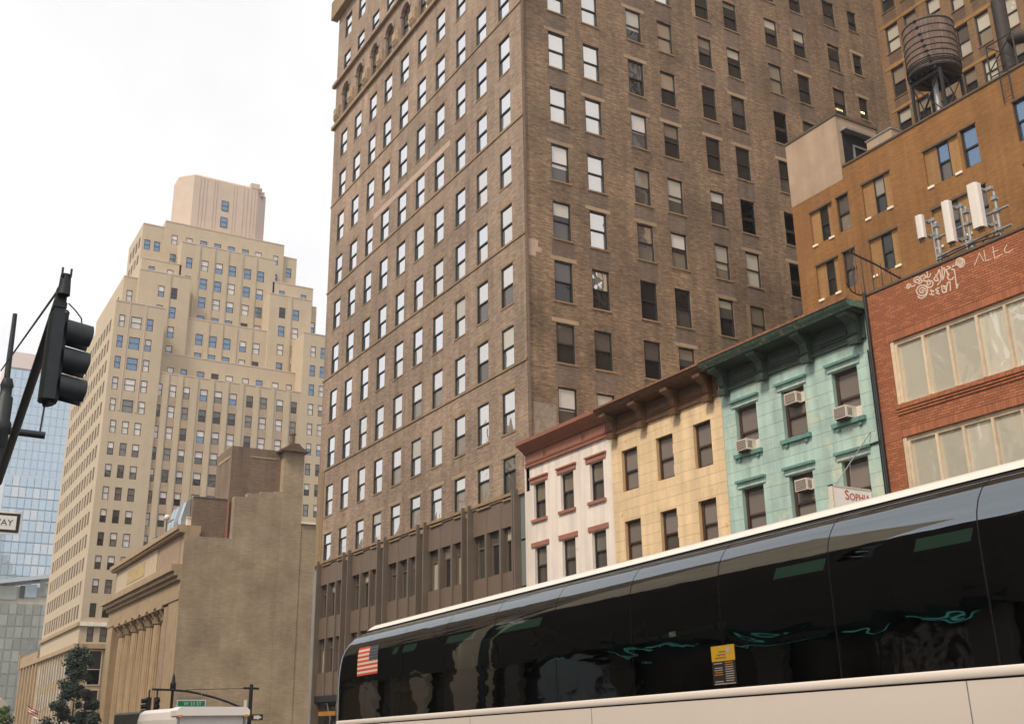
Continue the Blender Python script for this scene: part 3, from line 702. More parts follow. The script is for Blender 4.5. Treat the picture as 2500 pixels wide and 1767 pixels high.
legs = [(TC[0] + sx * .75, TC[1] + sy * .85) for sx in (-1, 1) for sy in (-1, 1)]
for x, y in legs:
    q = MB(); q.box(x - .06, x + .06, y - .06, y + .06, OZ - .3, TZ0 - .3); q.build('leg', Mt['black'], TK)
for (i, j) in ((0, 1), (0, 2), (1, 3), (2, 3)):
    for z0, z1 in ((OZ, OZ + 2.2), (OZ + 2.2, TZ0 - .35)):
        for s in (0, 1):
            p, p2 = (legs[i], legs[j]) if s == 0 else (legs[j], legs[i])
            q = MB(); q.tube((p[0], p[1], z0), (p2[0], p2[1], z1), .028, 5); q.build('brace', Mt['black'], TK)
    q = MB(); q.tube((*legs[i], OZ + 2.2), (*legs[j], OZ + 2.2), .045, 6); q.build('strut', Mt['black'], TK)
q = MB(); q.tube((TC[0] - .1, TC[1], OZ - .3), (TC[0] - .1, TC[1], TZ0 - .12), .14, 12); q.build('riser_pipe', Mt['galv'], TK)
# dark exhaust duct at the right
DX, DY = 41.0, 24.55
DU = thing('exhaust_duct', 'dark vertical exhaust duct with elbow on the ochre roof beside steel truss', 'duct', (DX, DY, OZ))
q = MB(); q.tube((DX, DY, OZ - .3), (DX, DY, 33.1), .32, 16); q.lathe([(.32, 0), (.27, .18), (.12, .3), (0, .33)], (DX, DY, 33.1), 16); q.build('stack', Mt['soot'], DU)
q = MB(); q.tube((DX, DY - .3, 30.9), (DX, DY - 1.9, 30.2), .30, 14); q.build('elbow', Mt['soot'], DU)
TRS = thing('steel_truss', 'thin steel truss stand carrying the dark duct at the roof edge', 'truss', (DX - .6, DY, OZ))
pts = [(DX - .7, DY + .55, OZ - .3), (DX - .7, DY - .8, OZ - .3)]
for (x, y, z) in pts:
    q = MB(); q.tube((x, y, z), (x, y, 30.7), .04, 6); q.build('post', Mt['black'], TRS)
for a, c in (((DX - .7, DY + .55, 30.7), (DX - .7, DY - .8, 29.4)), ((DX - .7, DY - .8, 30.7), (DX - .7, DY + .55, 29.4)), ((DX - .7, DY + .55, 28.9), (DX - .7, DY - .8, 27.4)), ((DX - .7, DY - .8, 28.9), (DX - .7, DY + .55, 27.4)), ((DX - .7, DY + .55, 30.7), (DX - .7, DY - .8, 30.7)), ((DX - .7, DY + .55, 29.1), (DX - .7, DY - .8, 29.1))):
    q = MB(); q.tube(a, c, .03, 5); q.build('brace', Mt['black'], TRS)
LD = thing('roof_ladder', 'narrow dark iron ladder hanging over the ochre roof edge at right', 'ladder', (OX - .08, 22.2, OZ))
for y in (22.43, 22.03):
    q = MB(); q.tube((OX - .08, y, 25.2), (OX - .08, y, OZ + .9), .03, 5); q.build('rail', Mt['black'], LD)
for k in range(7):
    q = MB(); q.tube((OX - .08, 22.43, 25.35 + .3 * k), (OX - .08, 22.03, 25.35 + .3 * k), .014, 4); q.build('rung', Mt['black'], LD)

# ------------------------------------------------------------------ the row of low buildings
def shopfront(bd, a, c, mat, top=3.6):
    slab(bd, 'shop_window', PW, a + .3, c - 1.5, 0.5, 2.7, 0.1, 0.14, G['dark'])
    slab(bd, 'shop_door', PW, c - 1.4, c - .4, 0.0, 2.5, 0.1, 0.16, Mt['frame_br'])
    slab(bd, 'shop_fascia', PW, a + .1, c - .1, 2.85, top, -0.10, 0.1, mat)

def shell(bd, a, c, z1, ops, mat, depth=12, zt=None, mats=None):
    b = MB(); facade(b, PW, a, c, -3, z1, ops, 0.26, 0)
    zt = zt or z1
    for y in (a, c): b.quad((FX, y, -3), (FX + depth - .5, y, -3), (FX + depth - .5, y, zt - .3), (FX, y, zt - .3))
    b.quad((FX, a, zt - .3), (FX + depth - .5, a, zt - .3), (FX + depth - .5, c, zt - .3), (FX, c, zt - .3))
    b.build('wall', mat, bd)
    b = MB(); b.box(FX + .45, FX + depth - 1, a + .15, c - .15, -2, zt - .5); b.build('dark_interior', Mt['void'], bd)

# --- white house
WH = thing('white_row_house', 'white painted row house with red brown cornice, lintels and sills next to dark metal base', 'building', (FX, 38, 0))
wcw = [(39.58, 40.58), (37.33, 38.34), (35.11, 36.10)]
wz = [(11.86, 10.24), (9.0, 7.38), (6.1, 4.5)]
shell(WH, 34.5, 41.2, 13.3, [(a, c, bt, t) for a, c in wcw for t, bt in wz] , Mt['white'])
for i, (a, c) in enumerate(wcw):
    for j, (t, bt) in enumerate(wz):
        window(WH, PW, a, c, bt, t, d=0.16, frame='frame_dk', up='shade2' if j == 0 else 'tgrey', low='dark2', fw=0.075, split=0.5)
        slab(WH, 'lintel', PW, a - .22, c + .22, t + .02, t + .22, -0.05, 0.1, Mt['trim_red'])
        if j == 0: slab(WH, 'lintel_cap', PW, a - .27, c + .27, t + .22, t + .29, -0.10, 0.1, Mt['trim_red'])
        slab(WH, 'window_sill', PW, a - .14, c + .14, bt - .13, bt - .002, -0.09, 0.1, Mt['trim_red'])
b = MB()
b.prism([(FX - .02, 12.68), (FX - .10, 12.68), (FX - .10, 12.80), (FX - .06, 12.82), (FX - .06, 13.28), (FX - .14, 13.32), (FX - .22, 13.42), (FX - .30, 13.46), (FX - .50, 13.62), (FX - .58, 13.66), (FX - .58, 13.82), (FX + .3, 13.9), (FX + .3, 12.68)], 1, 34.62, 41.15)
WC = b.build('cornice', Mt['cornice_red'], WH)
for (a, c) in ((34.75, 36.25), (36.5, 39.3), (39.55, 41.0)):
    slab(WC, 'frieze_panel', PW, a, c, 12.90, 13.24, -0.085, -0.05, Mt['trim_red'])
slab(WC, 'frieze_moulding', PW, 34.62, 41.15, 12.83, 12.87, -0.115, -0.05, Mt['cornice_red'])
slab(WH, 'end_strip', PW, 41.15, 41.29, 3.5, 13.3, -0.03, 0.1, Mt['white'])
shopfront(WH, 34.5, 41.2, Mt['trim_red'])

# --- yellow house
YE = thing('yellow_row_house', 'yellow stone fronted row house with dark brown bracketed cornice between white and mint houses', 'building', (FX, 31, 0))
wcy = [(32.76, 33.80), (30.57, 31.56), (28.38, 29.36)]
wzy = [(11.88, 10.22), (9.05, 7.4), (6.1, 4.5)]
opsy = [(a, c, bt, t) for a, c in wcy for t, bt in wzy]
shell(YE, 27.74, 34.49, 13.4, opsy, Mt['yellow_joint'])
for (u0, u1, z0, z1) in blocks(27.74, 34.49, 5.6, 12.62, [(a, c, bt, t) for a, c, bt, t in opsy], 0.39, 1.12, 0.008, R_):
    slab(YE, 'stone_block', PW, u0, u1, z0, z1, -0.022, -0.002, Mt['yellow'])
slab(YE, 'frieze_board', PW, 27.74, 34.49, 12.62, 13.38, -0.022, -0.002, Mt['yellow'])
slab(YE, 'ground_floor_face', PW, 27.74, 34.49, 3.6, 5.6, -0.022, -0.002, Mt['yellow'])
for i, (a, c) in enumerate(wcy):
    for j, (t, bt) in enumerate(wzy):
        u, l = [('rowpane', 'rowpane'), ('rowpane', 'rowpane'), ('rowpane', 'dark2')][R_.randrange(3)]
        window(YE, PW, a, c, bt, t, d=0.15, frame='frame_br', up=u, low=l, fw=0.085 if i < 2 or j == 0 else 0.13, split=0.48)
def big_cornice(bd, y0, y1, ybr, zb, zf, ztop, proj, mf, mc, mr, mb_):
    b = MB(); b.prism([(FX - .03, zb), (FX - .12, zb), (FX - .12, zb + .10), (FX - .07, zb + .13), (FX - .07, zf), (FX - .03, zf)], 1, y0 + .05, y1 - .05)
    fr = b.build('cornice', mf, bd)
    n = len(ybr)
    for k in range(n - 1):
        slab(fr, 'frieze_panel', PW, ybr[k + 1] + .28, ybr[k] - .28, zb + .22, zf - .22, -0.10, -0.07, mf)
        slab(fr, 'frieze_panel', PW, ybr[k + 1] + .40, ybr[k] - .40, zb + .30, zf - .30, -0.13, -0.10, mf)
    for y in ybr:
        def mk():
            q = MB()
            q.prism([(-.05, -.12), (-.18, -.12), (-.20, .02), (-.24, .12), (-.30, .20), (-.34, .34), (-.36, .5), (-.55, .62), (-.66, .74), (-.66, .86), (-.05, .86)], 1, -.15, .15)
            q.prism([(-.2, -.16), (-.34, -.16), (-.36, .06), (-.2, .08)], 1, -.19, .19)
            q.prism([(-.30, .52), (-.70, .70), (-.70, .80), (-.30, .80)], 1, -.20, .20)
            return q.mesh('bracket', mb_)
        obj('bracket', cached(('brk', mb_.name), mk), fr, (FX, y, zb))
    b = MB(); b.prism([(FX - .03, zf + .002), (FX - proj + .19, zf + .05), (FX - proj + .19, zf + .12), (FX - .03, zf + .12)], 1, y0, y1); b.build('soffit', mf, fr)
    b = MB(); b.prism([(FX - .03, zf + .12), (FX - proj + .18, zf + .12), (FX - proj + .18, zf + .06), (FX - proj + .14, zf + .13), (FX - proj + .04, zf + .17), (FX - proj, zf + .22), (FX - proj, ztop - .06), (FX + .3, ztop), (FX + .3, zf + .12)], 1, y0 - .10, y1 + .10)
    cr = b.build('crown', mc, fr)
    b = MB(); b.prism([(FX - proj - .05, ztop - .10), (FX - proj - .05, ztop - .02), (FX - proj + .1, ztop + .02), (FX - proj + .1, ztop - .05)], 1, y0 - .12, y1 + .12); b.build('gutter', mr, fr)
    return fr
big_cornice(YE, 27.78, 34.45, [34.12, 32.16, 30.12, 28.22], 12.60, 13.38, 13.74, 0.80, Mt['cornice_brown'], Mt['cornice_brown'], Mt['rust'], Mt['cornice_brown'])
shopfront(YE, 27.74, 34.49, Mt['frame_br'])

# --- mint house
GR = thing('mint_row_house', 'mint green stone fronted row house with peeling bracketed cornice beside red brick building', 'building', (FX, 24, 0))
wcg = [(26.0, 27.06), (23.77, 24.81), (21.53, 22.57)]
wzg = [(11.9, 10.26), (9.06, 7.4), (6.1, 4.5)]
opsg = [(a, c, bt, t) for a, c in wcg for t, bt in wzg]
shell(GR, 20.92, 27.72, 13.4, opsg, Mt['mint_joint'])
for (u0, u1, z0, z1) in blocks(20.92, 27.72, 5.6, 12.62, opsg, 0.41, 1.25, 0.009, R_):
    slab(GR, 'stone_block', PW, u0, u1, z0, z1, -0.022, -0.002, Mt['mint'])
slab(GR, 'frieze_board', PW, 20.92, 27.72, 12.62, 13.38, -0.022, -0.002, Mt['mint'])
slab(GR, 'ground_floor_face', PW, 20.92, 27.72, 3.6, 5.6, -0.022, -0.002, Mt['mint'])
for i, (a, c) in enumerate(wcg):
    for j, (t, bt) in enumerate(wzg):
        window(GR, PW, a, c, bt, t, d=0.16, frame='frame_br', up='rowpane', low='rowpane', fw=0.11, split=0.45)
        slab(GR, 'lintel', PW, a - .13, c + .13, t + .03, t + .20, -0.07, 0.05, Mt['mint'])
        slab(GR, 'lintel_cap', PW, a - .17, c + .17, t + .20, t + .28, -0.16, 0.05, Mt['mint_dk'])
        slab(GR, 'window_sill', PW, a - .14, c + .14, bt - .14, bt - .005, -0.14, 0.05, Mt['mint_dk'])
        for y in (a + .02, c - .14): slab(GR, 'sill_block', PW, y, y + .12, bt - .26, bt - .14, -0.09, 0.0, Mt['mint_dk'])
big_cornice(GR, 20.95, 27.70, [27.36, 25.40, 23.32, 21.28], 12.60, 13.36, 13.74, 0.92, Mt['cornice_green'], Mt['crown_green'], Mt['rust'], Mt['cornice_green'])
shopfront(GR, 20.92, 27.72, Mt['mint_dk'])
b = MB(); b.path([(FX - .10, 20.84, 14.0), (FX - .10, 20.86, 8), (FX - .10, 20.88, 0)], .055, 8); b.path([(FX - .07, 20.99, 12.2), (FX - .07, 21.02, 0)], .022, 5)
b.build('downpipe', Mt['black'], GR)
b = MB(); b.tube((FX - .05, 20.9, 9.35), (FX - .05, 21.35, 9.33), .03, 6); b.build('pipe_stub', Mt['black'], GR)

def air_con(y, z, label, ext, grp='window air conditioners of the mint house'):
    t = thing('air_conditioner', label, 'air conditioner', (FX, y, z), grp)
    b = MB(); b.box(FX - ext, FX + .12, y - .26, y + .26, z, z + .37); b.build('casing', Mt['ac'], t)
    b = MB(); b.box(FX - ext - .012, FX - ext, y - .22, y + .22, z + .035, z + .335)
    b.build('grille', Mt['acgrille'], t)
    for k in range(5):
        zz = z + .06 + k * .06; b = MB(); b.box(FX - ext - .02, FX - ext - .012, y - .22, y + .22, zz, zz + .012); b.build('grille_bar', Mt['ac'], t)
    b = MB()
    for k in range(4): b.box(FX - ext + .07 + k * .05, FX - ext + .095 + k * .05, y - .265, y - .26, z + .06, z + .3)
    b.build('side_vent', Mt['acgrille'], t)
    b = MB(); b.box(FX + .10, FX + .13, y - .5, y - .26, z + .02, z + .36); b.build('side_panel', Mt['ac'], t)
    b = MB(); b.box(FX - ext + .05, FX + .1, y - .2, y + .2, z - .05, z); b.build('support', Mt['frame_br'], t)
air_con(24.30, 11.36, 'air conditioner high in the upper middle window of the mint house', .14)
air_con(26.55, 10.28, 'air conditioner on the sill of the upper window near the yellow house', .34)
air_con(22.10, 10.29, 'air conditioner on the sill of the upper window near the red building', .36)
air_con(24.23, 8.48, 'air conditioner with rusty top in the lower middle window of the mint house', .12)

# projecting shop sign with its stay rod
SGY = 21.6
SGN = thing('projecting_shop_sign', 'white projecting shop sign with red lettering held by a stay rod on the mint house', 'sign', (FX, SGY, 7))
b = MB(); b.box(23.36, FX - .06, SGY - .06, SGY + .06, 7.05, 7.97); b.build('board', Mt['signwhite'], SGN)
b = MB()
for a in ((23.33, 23.38, 7.02, 8.0), (FX - .08, FX - .03, 7.02, 8.0)): b.box(a[0], a[1], SGY - .075, SGY + .075, a[2], a[3])
b.box(23.33, FX - .03, SGY - .075, SGY + .075, 7.96, 8.0); b.box(23.33, FX - .03, SGY - .075, SGY + .075, 7.02, 7.06)
b.build('frame', Mt['ac'], SGN)
b = MB(); b.tube((FX - .02, SGY - .3, 9.72), (23.55, SGY, 8.0), .016, 6); b.build('stay_rod', Mt['galv'], SGN)
b = MB(); b.tube((FX - .02, SGY + .6, 9.3), (24.2, SGY, 8.0), .006, 4); b.build('stay_wire', Mt['galv'], SGN)

def lettering(txt, size, name, mat, parent, mw, at, ext=0.004, small=None):
    cu = bpy.data.curves.new(name, 'FONT'); cu.body = txt; cu.size = size; cu.extrude = ext; cu.resolution_u = 3
    if small: cu.small_caps_scale = small
    o = bpy.data.objects.new(name, cu); COL.objects.link(o)
    if small:
        for i, ch in enumerate(cu.body_format):
            if i: ch.use_small_caps = True
    bpy.context.view_layer.update()
    me = bpy.data.meshes.new_from_object(o.evaluated_get(bpy.context.evaluated_depsgraph_get()))
    bpy.data.objects.remove(o)
    me.transform(mw); me.materials.clear(); me.materials.append(mat)
    p = obj(name, me, parent, WL[parent]); 
    p.location = (at[0] - WL[parent][0], at[1] - WL[parent][1], at[2] - WL[parent][2]); return p
# text plane faces -y : x stays x, text y -> z
MS = Matrix(((1, 0, 0, 0), (0, 0, -1, 0), (0, 1, 0, 0), (0, 0, 0, 1)))
lettering('Sophia', .40, 'lettering', Mt['redletter'], SGN, MS, (23.83, SGY - .066, 7.62), small=.72)

# --- red brick building
RD = thing('red_brick_building', 'red brick building with cream framed strip windows and sprayed white scrawl on its parapet', 'building', (FX, 15, 0))
RY0, RY1, RZ = 8.9, 20.9, 13.9
rstrips = [(9.6, 20.22, 10.25, 12.2), (9.6, 20.22, 7.1, 9.28), (9.6, 20.22, 4.2, 6.1)]
b = MB(); facade(b, PW, RY0, RY1, -3, RZ, rstrips, 0.30, 0)
for y in (RY0, RY1): b.quad((FX, y, -3), (FX + 11.4, y, -3), (FX + 11.4, y, RZ), (FX, y, RZ))
b.quad((FX + .35, RY0, RZ - .5), (FX + 11.4, RY0, RZ - .5), (FX + 11.4, RY1, RZ - .5), (FX + .35, RY1, RZ - .5))
b.build('wall', [Mt['mortar']], RD)
b = MB(); b.box(FX + .6, FX + 11, RY0 + .2, RY1 - .3, -2, RZ - .8); b.build('dark_interior', Mt['void'], RD)
slab(RD, 'coping', PW, RY0, RY1, RZ + .002, RZ + .07, -0.05, 0.36, Mt['coping_dk'])
BH, BLn = .075, .215
bl = []
for z0, z1 in ((12.44, RZ), (9.52, 9.93)):
    bl += blocks(RY0, RY1, z0, z1, [], BH, BLn, .011, R_)
bl += blocks(20.22, RY1, 6.9, 12.2, [], BH, BLn, .011, R_)
bl += blocks(20.43, RY1, 12.2, 12.44, [], BH, BLn, .011, R_) + blocks(20.43, RY1, 9.28, 9.52, [], BH, BLn, .011, R_)
y = 10.0
while y < 20.42:                                   # soldier courses over the window strips
    for z in (12.205, 9.285): bl.append((y, y + .066, z, z + .225))
    y += .077
for z0, d in ((9.94, .03), (10.02, .06), (10.10, .09), (10.175, .06)):   # corbelled sill bands
    bl += [(a, c, e, f, d) for a, c, e, f in blocks(9.5, 20.24, z0, z0 + BH, [], BH, BLn, .011, R_)]
cv_ = Vector((F.x, F.y))
def keyd(t): return (FX, (t[0] + t[1]) / 2)[1]
inview = lambda t: 15.6 < t[1] < 21
bl.sort(key=lambda t: (0 if inview(t) else 1, -((t[1] - t[0]) * (t[3] - t[2])) / ((FX ** 2 + t[0] ** 2))))
stuff = MB()
for k, t in enumerate(bl):
    d = t[4] if len(t) > 4 else 0.0
    jit = R_.uniform(0, .004)
    if k < 300:
        slab(RD, 'brick', PW, t[0], t[1], t[2], t[3], -0.010 - d - round(jit, 3), -0.001, Mt['redbrick'])
    else:
        PW.box(stuff, t[0], t[1], -0.010 - d - jit, -0.001, t[2], t[3], R_.randrange(3))
rb2 = plain('red_brick_dark', (0.315, 0.105, 0.048), 0.9, var=0.08, scale=1, bump=0.3); rb3 = plain('red_brick_light', (0.39, 0.14, 0.062), 0.9, var=0.08, scale=1, bump=0.3)
stuff.build('brickwork', [Mt['redbrick'], rb2, rb3], RD, kind='stuff')
for si, (a, c, z0, z1) in enumerate(rstrips):
    ys = [20.22, 20.06, 19.10, 18.22, 17.30, 16.41, 15.5, 14.6, 13.7, 12.8, 11.9, 11.0, 10.1, 9.6]
    for hname, e, f in (('head_rail', z1 - .13, z1), ('bottom_rail', z0, z0 + .05)):
        slab(RD, hname, PW, a, c, e, f, 0.08, 0.2, Mt['frame_cream'])
    for y in ys[1:-1]: slab(RD, 'mullion', PW, y - .04, y + .04, z0 + .05, z1 - .13, 0.05, 0.2, Mt['frame_cream'])
    slab(RD, 'side_jamb', PW, 20.10, 20.219, z0, z1, 0.02, 0.2, Mt['frame_cream'])
    for k in range(1, len(ys) - 2):
        slab(RD, 'window_pane', PW, ys[k + 1] + .04, ys[k] - .04, z0 + .05, z1 - .13, 0.15, 0.17, G['cream'])
slab(RD, 'shop_window', PW, 9.5, 20, .5, 3, -.02, .05, G['dark'])
# sprayed scrawl: flat strokes of paint on the bricks
SCR = [[[19.346,13.641],[19.256,13.593],[19.179,13.665],[19.266,13.726],[19.306,13.683],[19.124,13.602],[19.026,13.608]],[[19.009,13.715],[18.937,13.759],[18.855,13.672],[18.925,13.641],[19.013,13.688],[19.05,13.759],[19.008,13.814],[18.896,13.814],[18.814,13.727],[18.802,13.609],[18.901,13.59]],[[18.806,13.78],[18.677,13.788],[18.626,13.712],[18.725,13.693]],[[18.798,13.636],[18.704,13.629],[18.619,13.569],[18.551,13.6]],[[18.57,13.859],[18.558,13.743],[18.626,13.712],[18.508,13.667],[18.446,13.756]],[[18.53,13.536],[18.512,13.459],[18.577,13.442],[18.613,13.511],[18.557,13.56],[18.469,13.527],[18.421,13.44],[18.483,13.352],[18.603,13.382],[18.666,13.475]],[[18.827,13.366],[18.769,13.331],[18.81,13.276],[18.896,13.335],[18.897,13.42],[18.799,13.44],[18.703,13.349],[18.691,13.233],[18.808,13.192],[18.954,13.272],[19.012,13.405],[18.949,13.495],[18.818,13.517],[18.673,13.435],[18.633,13.295],[18.719,13.159],[18.881,13.134],[18.993,13.23]],[[18.545,13.263],[18.432,13.194]],[[18.488,13.229],[18.535,13.135]],[[18.594,13.156],[18.45,13.09]],[[18.24,13.234],[18.365,13.225],[18.287,13.141],[18.353,13.11],[18.256,13.048]],[[18.159,13.26],[18.147,13.063],[18.028,13.047],[18.057,13.14],[18.143,13.171],[18.02,13.181],[18.13,13.249]],[[18.032,13.021],[17.964,13.242],[17.87,13.262],[17.896,13.026]],[[18.294,13.642],[18.233,13.453],[18.374,13.534],[18.231,13.646],[18.151,13.755],[18.142,13.446],[18.285,13.334]],[[18.051,13.799],[18.085,13.425],[17.992,13.61],[17.998,13.751],[17.906,13.578],[17.909,13.386],[17.8,13.318],[17.73,13.374]],[[17.875,13.759],[17.77,13.663],[17.921,13.666],[17.863,13.479]],[[17.751,13.601],[17.671,13.543],[17.686,13.031],[17.626,13.117]],[[17.71,13.667],[17.607,13.737],[17.705,13.693],[17.572,13.682]],[[17.461,13.721],[17.41,13.674],[17.445,13.647],[17.51,13.699],[17.496,13.776],[17.408,13.769],[17.364,13.683],[17.405,13.618],[17.507,13.63],[17.577,13.739],[17.531,13.831],[17.413,13.826],[17.325,13.736],[17.316,13.624],[17.4,13.561],[17.5,13.586]],[[17.027,13.443],[16.816,13.738],[16.724,13.459]],[[16.667,13.772],[16.668,13.451],[16.501,13.438]],[[16.386,13.765],[16.393,13.422],[16.14,13.441]],[[16.416,13.604],[16.249,13.603]],[[15.965,13.647],[16.064,13.555],[16.057,13.447],[15.953,13.418],[15.824,13.458]]]
b = MB()
for k, s in enumerate(SCR):
    if k == 19: b.build('sprayed_scrawl', Mt['chalk'], RD); b = MB()
    # smooth the stroke (Catmull-Rom), then lay a ribbon along it
    p = [s[0]] + s + [s[-1]]; q = []
    for i in range(1, len(p) - 2):
        for j in range(4):
            t = j / 4
            q.append([0.5 * (2 * p[i][c] + (p[i + 1][c] - p[i - 1][c]) * t + (2 * p[i - 1][c] - 5 * p[i][c] + 4 * p[i + 1][c] - p[i + 2][c]) * t * t + (-p[i - 1][c] + 3 * p[i][c] - 3 * p[i + 1][c] + p[i + 2][c]) * t ** 3) for c in (0, 1)])
    q.append(s[-1]); wd = .020 if k < 19 else .013
    if k >= 19: q = s
    for i in range(len(q) - 1):
        (y0, z0), (y1, z1) = q[i], q[i + 1]; L = math.hypot(y1 - y0, z1 - z0) or 1; ny, nz = -(z1 - z0) / L * wd, (y1 - y0) / L * wd
        ey, ez = (y1 - y0) / L * wd * .6, (z1 - z0) / L * wd * .6; x = FX - .0155 - .0002 * (i % 3) - .0006 * (k % 5)
        b.quad((x, y0 + ny - ey, z0 + nz - ez), (x, y1 + ny + ey, z1 + nz + ez), (x, y1 - ny + ey, z1 - nz + ez), (x, y0 - ny - ey, z0 - nz - ez))
b.build('sprayed_name', Mt['chalk'], RD)

# picket fan between mint and red roofs
FN = thing('roof_picket_fence', 'rusty iron picket fence with sloping rail between the mint and red roofs', 'fence', (FX, 20.95, RZ))
rail = [(24.62, 15.36), (24.95, 15.30), (25.74, 15.17), (26.36, 15.02), (27.1, 14.86), (28.2, 14.7)]
def rz(x):
    for (a, za), (c, zc) in zip(rail[:-1], rail[1:]):
        if a <= x <= c: return za + (zc - za) * (x - a) / (c - a)
    return rail[0][1]
b = MB(); b.path([(x, 20.95, z) for x, z in rail], .032, 6); b.build('top_rail', Mt['black'], FN)
b = MB(); b.path([(24.30, 20.95, 14.25), (24.5, 20.95, 14.0), (24.75, 20.95, 13.95), (25.2, 20.95, 13.98), (28.2, 20.95, 13.98)], .022, 6); b.build('bottom_rail', Mt['black'], FN)
for k in range(24):
    x = 24.66 + k * .145
    b = MB(); b.tube((x, 20.95, 13.98), (x, 20.95, rz(x) + .14), .024, 5, r2=.012); b.build('picket', Mt['rust'] if k % 3 else Mt['black'], FN)

# mobile antennas on the red parapet
AN = thing('antenna_array', 'three pale panel antennas clamped to grey pipe frame standing on the red parapet', 'antenna', (FX + .4, 17.5, RZ))
AX = FX + .42
for (y0, y1, z0, z1, dp) in ((18.69, 18.97, 15.10, 15.84, .16), (17.70, 18.0, 14.56, 15.86, .2), (16.70, 17.08, 14.60, 15.97, .24)):
    b = MB(); yc = (y0 + y1) / 2; b.prism([(AX, y0 + .02), (AX - dp * .7, y0 + .02), (AX - dp, y0 + .08), (AX - dp, y1 - .08), (AX - dp * .7, y1 - .02), (AX, y1 - .02)], 2, z0, z1)
    p = b.build('antenna_panel', Mt['antenna'], AN)
    b = MB()
    for k in range(4): b.tube((AX - dp * .5, y0 + .08 + k * .05, z0 + .01), (AX - dp * .4, y0 + .07 + k * .05, z0 - .13), .014, 6)
    b.build('connector', Mt['rubber'], p)
    for zz in (z0 + .12, z1 - .15):
        b = MB(); b.box(AX, AX + .28, y0 + .04, y0 + .10, zz - .03, zz + .03); b.box(AX + .2, AX + .3, y0 - .16, y0 + .14, zz - .05, zz + .05); b.build('clamp', Mt['galv'], p)
for (y, z0, z1, r) in ((18.52, 13.5, 15.58, .06), (18.66, 14.3, 15.7, .03), (17.62, 14.1, 15.72, .035), (17.47, 13.6, 15.62, .045), (16.52, 13.6, 15.66, .045), (16.66, 14.1, 15.0, .03)):
    b = MB(); b.tube((AX + .24, y, z0), (AX + .24, y, z1), r, 8); b.build('mast', Mt['galv'], AN)
for z in (15.07, 14.49):
    b = MB(); b.tube((AX + .24, 18.62, z), (AX + .24, 16.15, z), .04, 8); b.build('cross_pipe', Mt['galv'], AN)
for y in (18.52, 17.47, 16.52):
    for z in (14.49, 15.07, 15.45):
        b = MB(); b.box(AX + .15, AX + .33, y - .075, y + .075, z - .05, z + .05); b.build('clamp', Mt['galv'], AN)
for (y0, z0) in ((18.3, 14.2), (17.4, 14.2), (16.55, 14.25), (16.9, 14.2)):
    b = MB(); b.path([(AX + .1 + .05 * math.cos(t * .5), y0 + .17 * math.sin(t), z0 + .17 * math.cos(t)) for t in [k * .55 for k in range(12)]], .014, 5); b.build('cable_loop', Mt['rubber'], AN)
b = MB(); b.path([(AX, 18.5, 14.15), (AX, 17.6, 14.2), (AX, 16.4, 14.12)], .025, 6); b.path([(AX, 18.5, 14.25), (AX, 17.2, 14.3), (AX, 16.4, 14.22)], .02, 6); b.build('feeder_cable', Mt['rubber'], AN)
for y in (18.2, 17.3, 16.8):
    b = MB(); b.box(AX + .05, AX + .2, y - .16, y + .16, 13.98, 14.22); b.build('radio_box', Mt['frame_dk'], AN)

# ------------------------------------------------------------------ coach passing along the kerb lane
BX, BY0 = 7.2, 11.5
BUS = thing('coach_bus', 'white coach with long tinted black windows and a striped flag decal at its far end', 'bus', (BX, BY0, gz(BY0)))
BUS.rotation_euler = (-0.019, 0, 0)
WB = 2.55
def ymax(z):
    t = max(0.0, min(1.0, (z - 2.55) / 1.08)); return 6.86 - 0.95 * (1 - math.sqrt(max(0.0, 1 - t * t)))
YN = -7.2
side_lo = [(0.04, 0.32), (0.0, 0.42), (0.0, 1.93)]
belt = [(-0.006, 1.945), (-0.012, 1.955), (-0.012, 2.005), (0.0, 2.02)]
glassp = [(0.0, 2.02), (0.0, 2.35), (0.0, 2.7), (0.003, 2.9), (0.010, 3.05), (0.032, 3.16), (0.075, 3.26), (0.14, 3.35), (0.23, 3.42), (0.325, 3.46)]
roofp = [(0.325, 3.485), (0.345, 3.525), (0.40, 3.565), (0.6, 3.585), (0.9, 3.61), (1.275, 3.62)]
def corner(y, z):                         # plan rounding at the far end
    d = ymax(z) - y
    return 0.0 if d > .16 else .16 - math.sqrt(max(0.0, .16 ** 2 - (.16 - d) ** 2))
def sheet(mb, prof, y0, y1, mi=0, mirror=False, n=8, y1f=None, cut=0.0, smooth=True):      # faces look outward on both sides
    vs = []; m = len(prof)
    for k in range(n + 1):
        for (dx, z) in prof:
            e = min(y1, ymax(z) - cut) if y1f else y1
            y = y0 + (e - y0) * (k / n)
            x = dx + corner(y, z); x = WB - x if mirror else x
            vs.append((x, y, z))
    fs = [(k * m + j, (k + 1) * m + j, (k + 1) * m + j + 1, k * m + j + 1) for k in range(n) for j in range(m - 1)]
    mb.add(vs, fs if mirror else [f[::-1] for f in fs], mi, smooth)
def bpart(mb, name, mats, **k):
    o = obj(name, mb.mesh(name, mats), BUS, WL[BUS], **k); return o
b = MB()
for mir in (False, True):
    sheet(b, side_lo, YN, 6.5, 0, mir, 10); sheet(b, side_lo, 6.5, 9, 0, mir, 10, True)
    sheet(b, roofp, YN, 5.2, 0, mir, 10); sheet(b, roofp, 5.2, 9, 0, mir, 14, True)
    sheet(b, belt, YN, 6.5, 0, mir, 4); sheet(b, belt, 6.5, 9, 0, mir, 10, True)
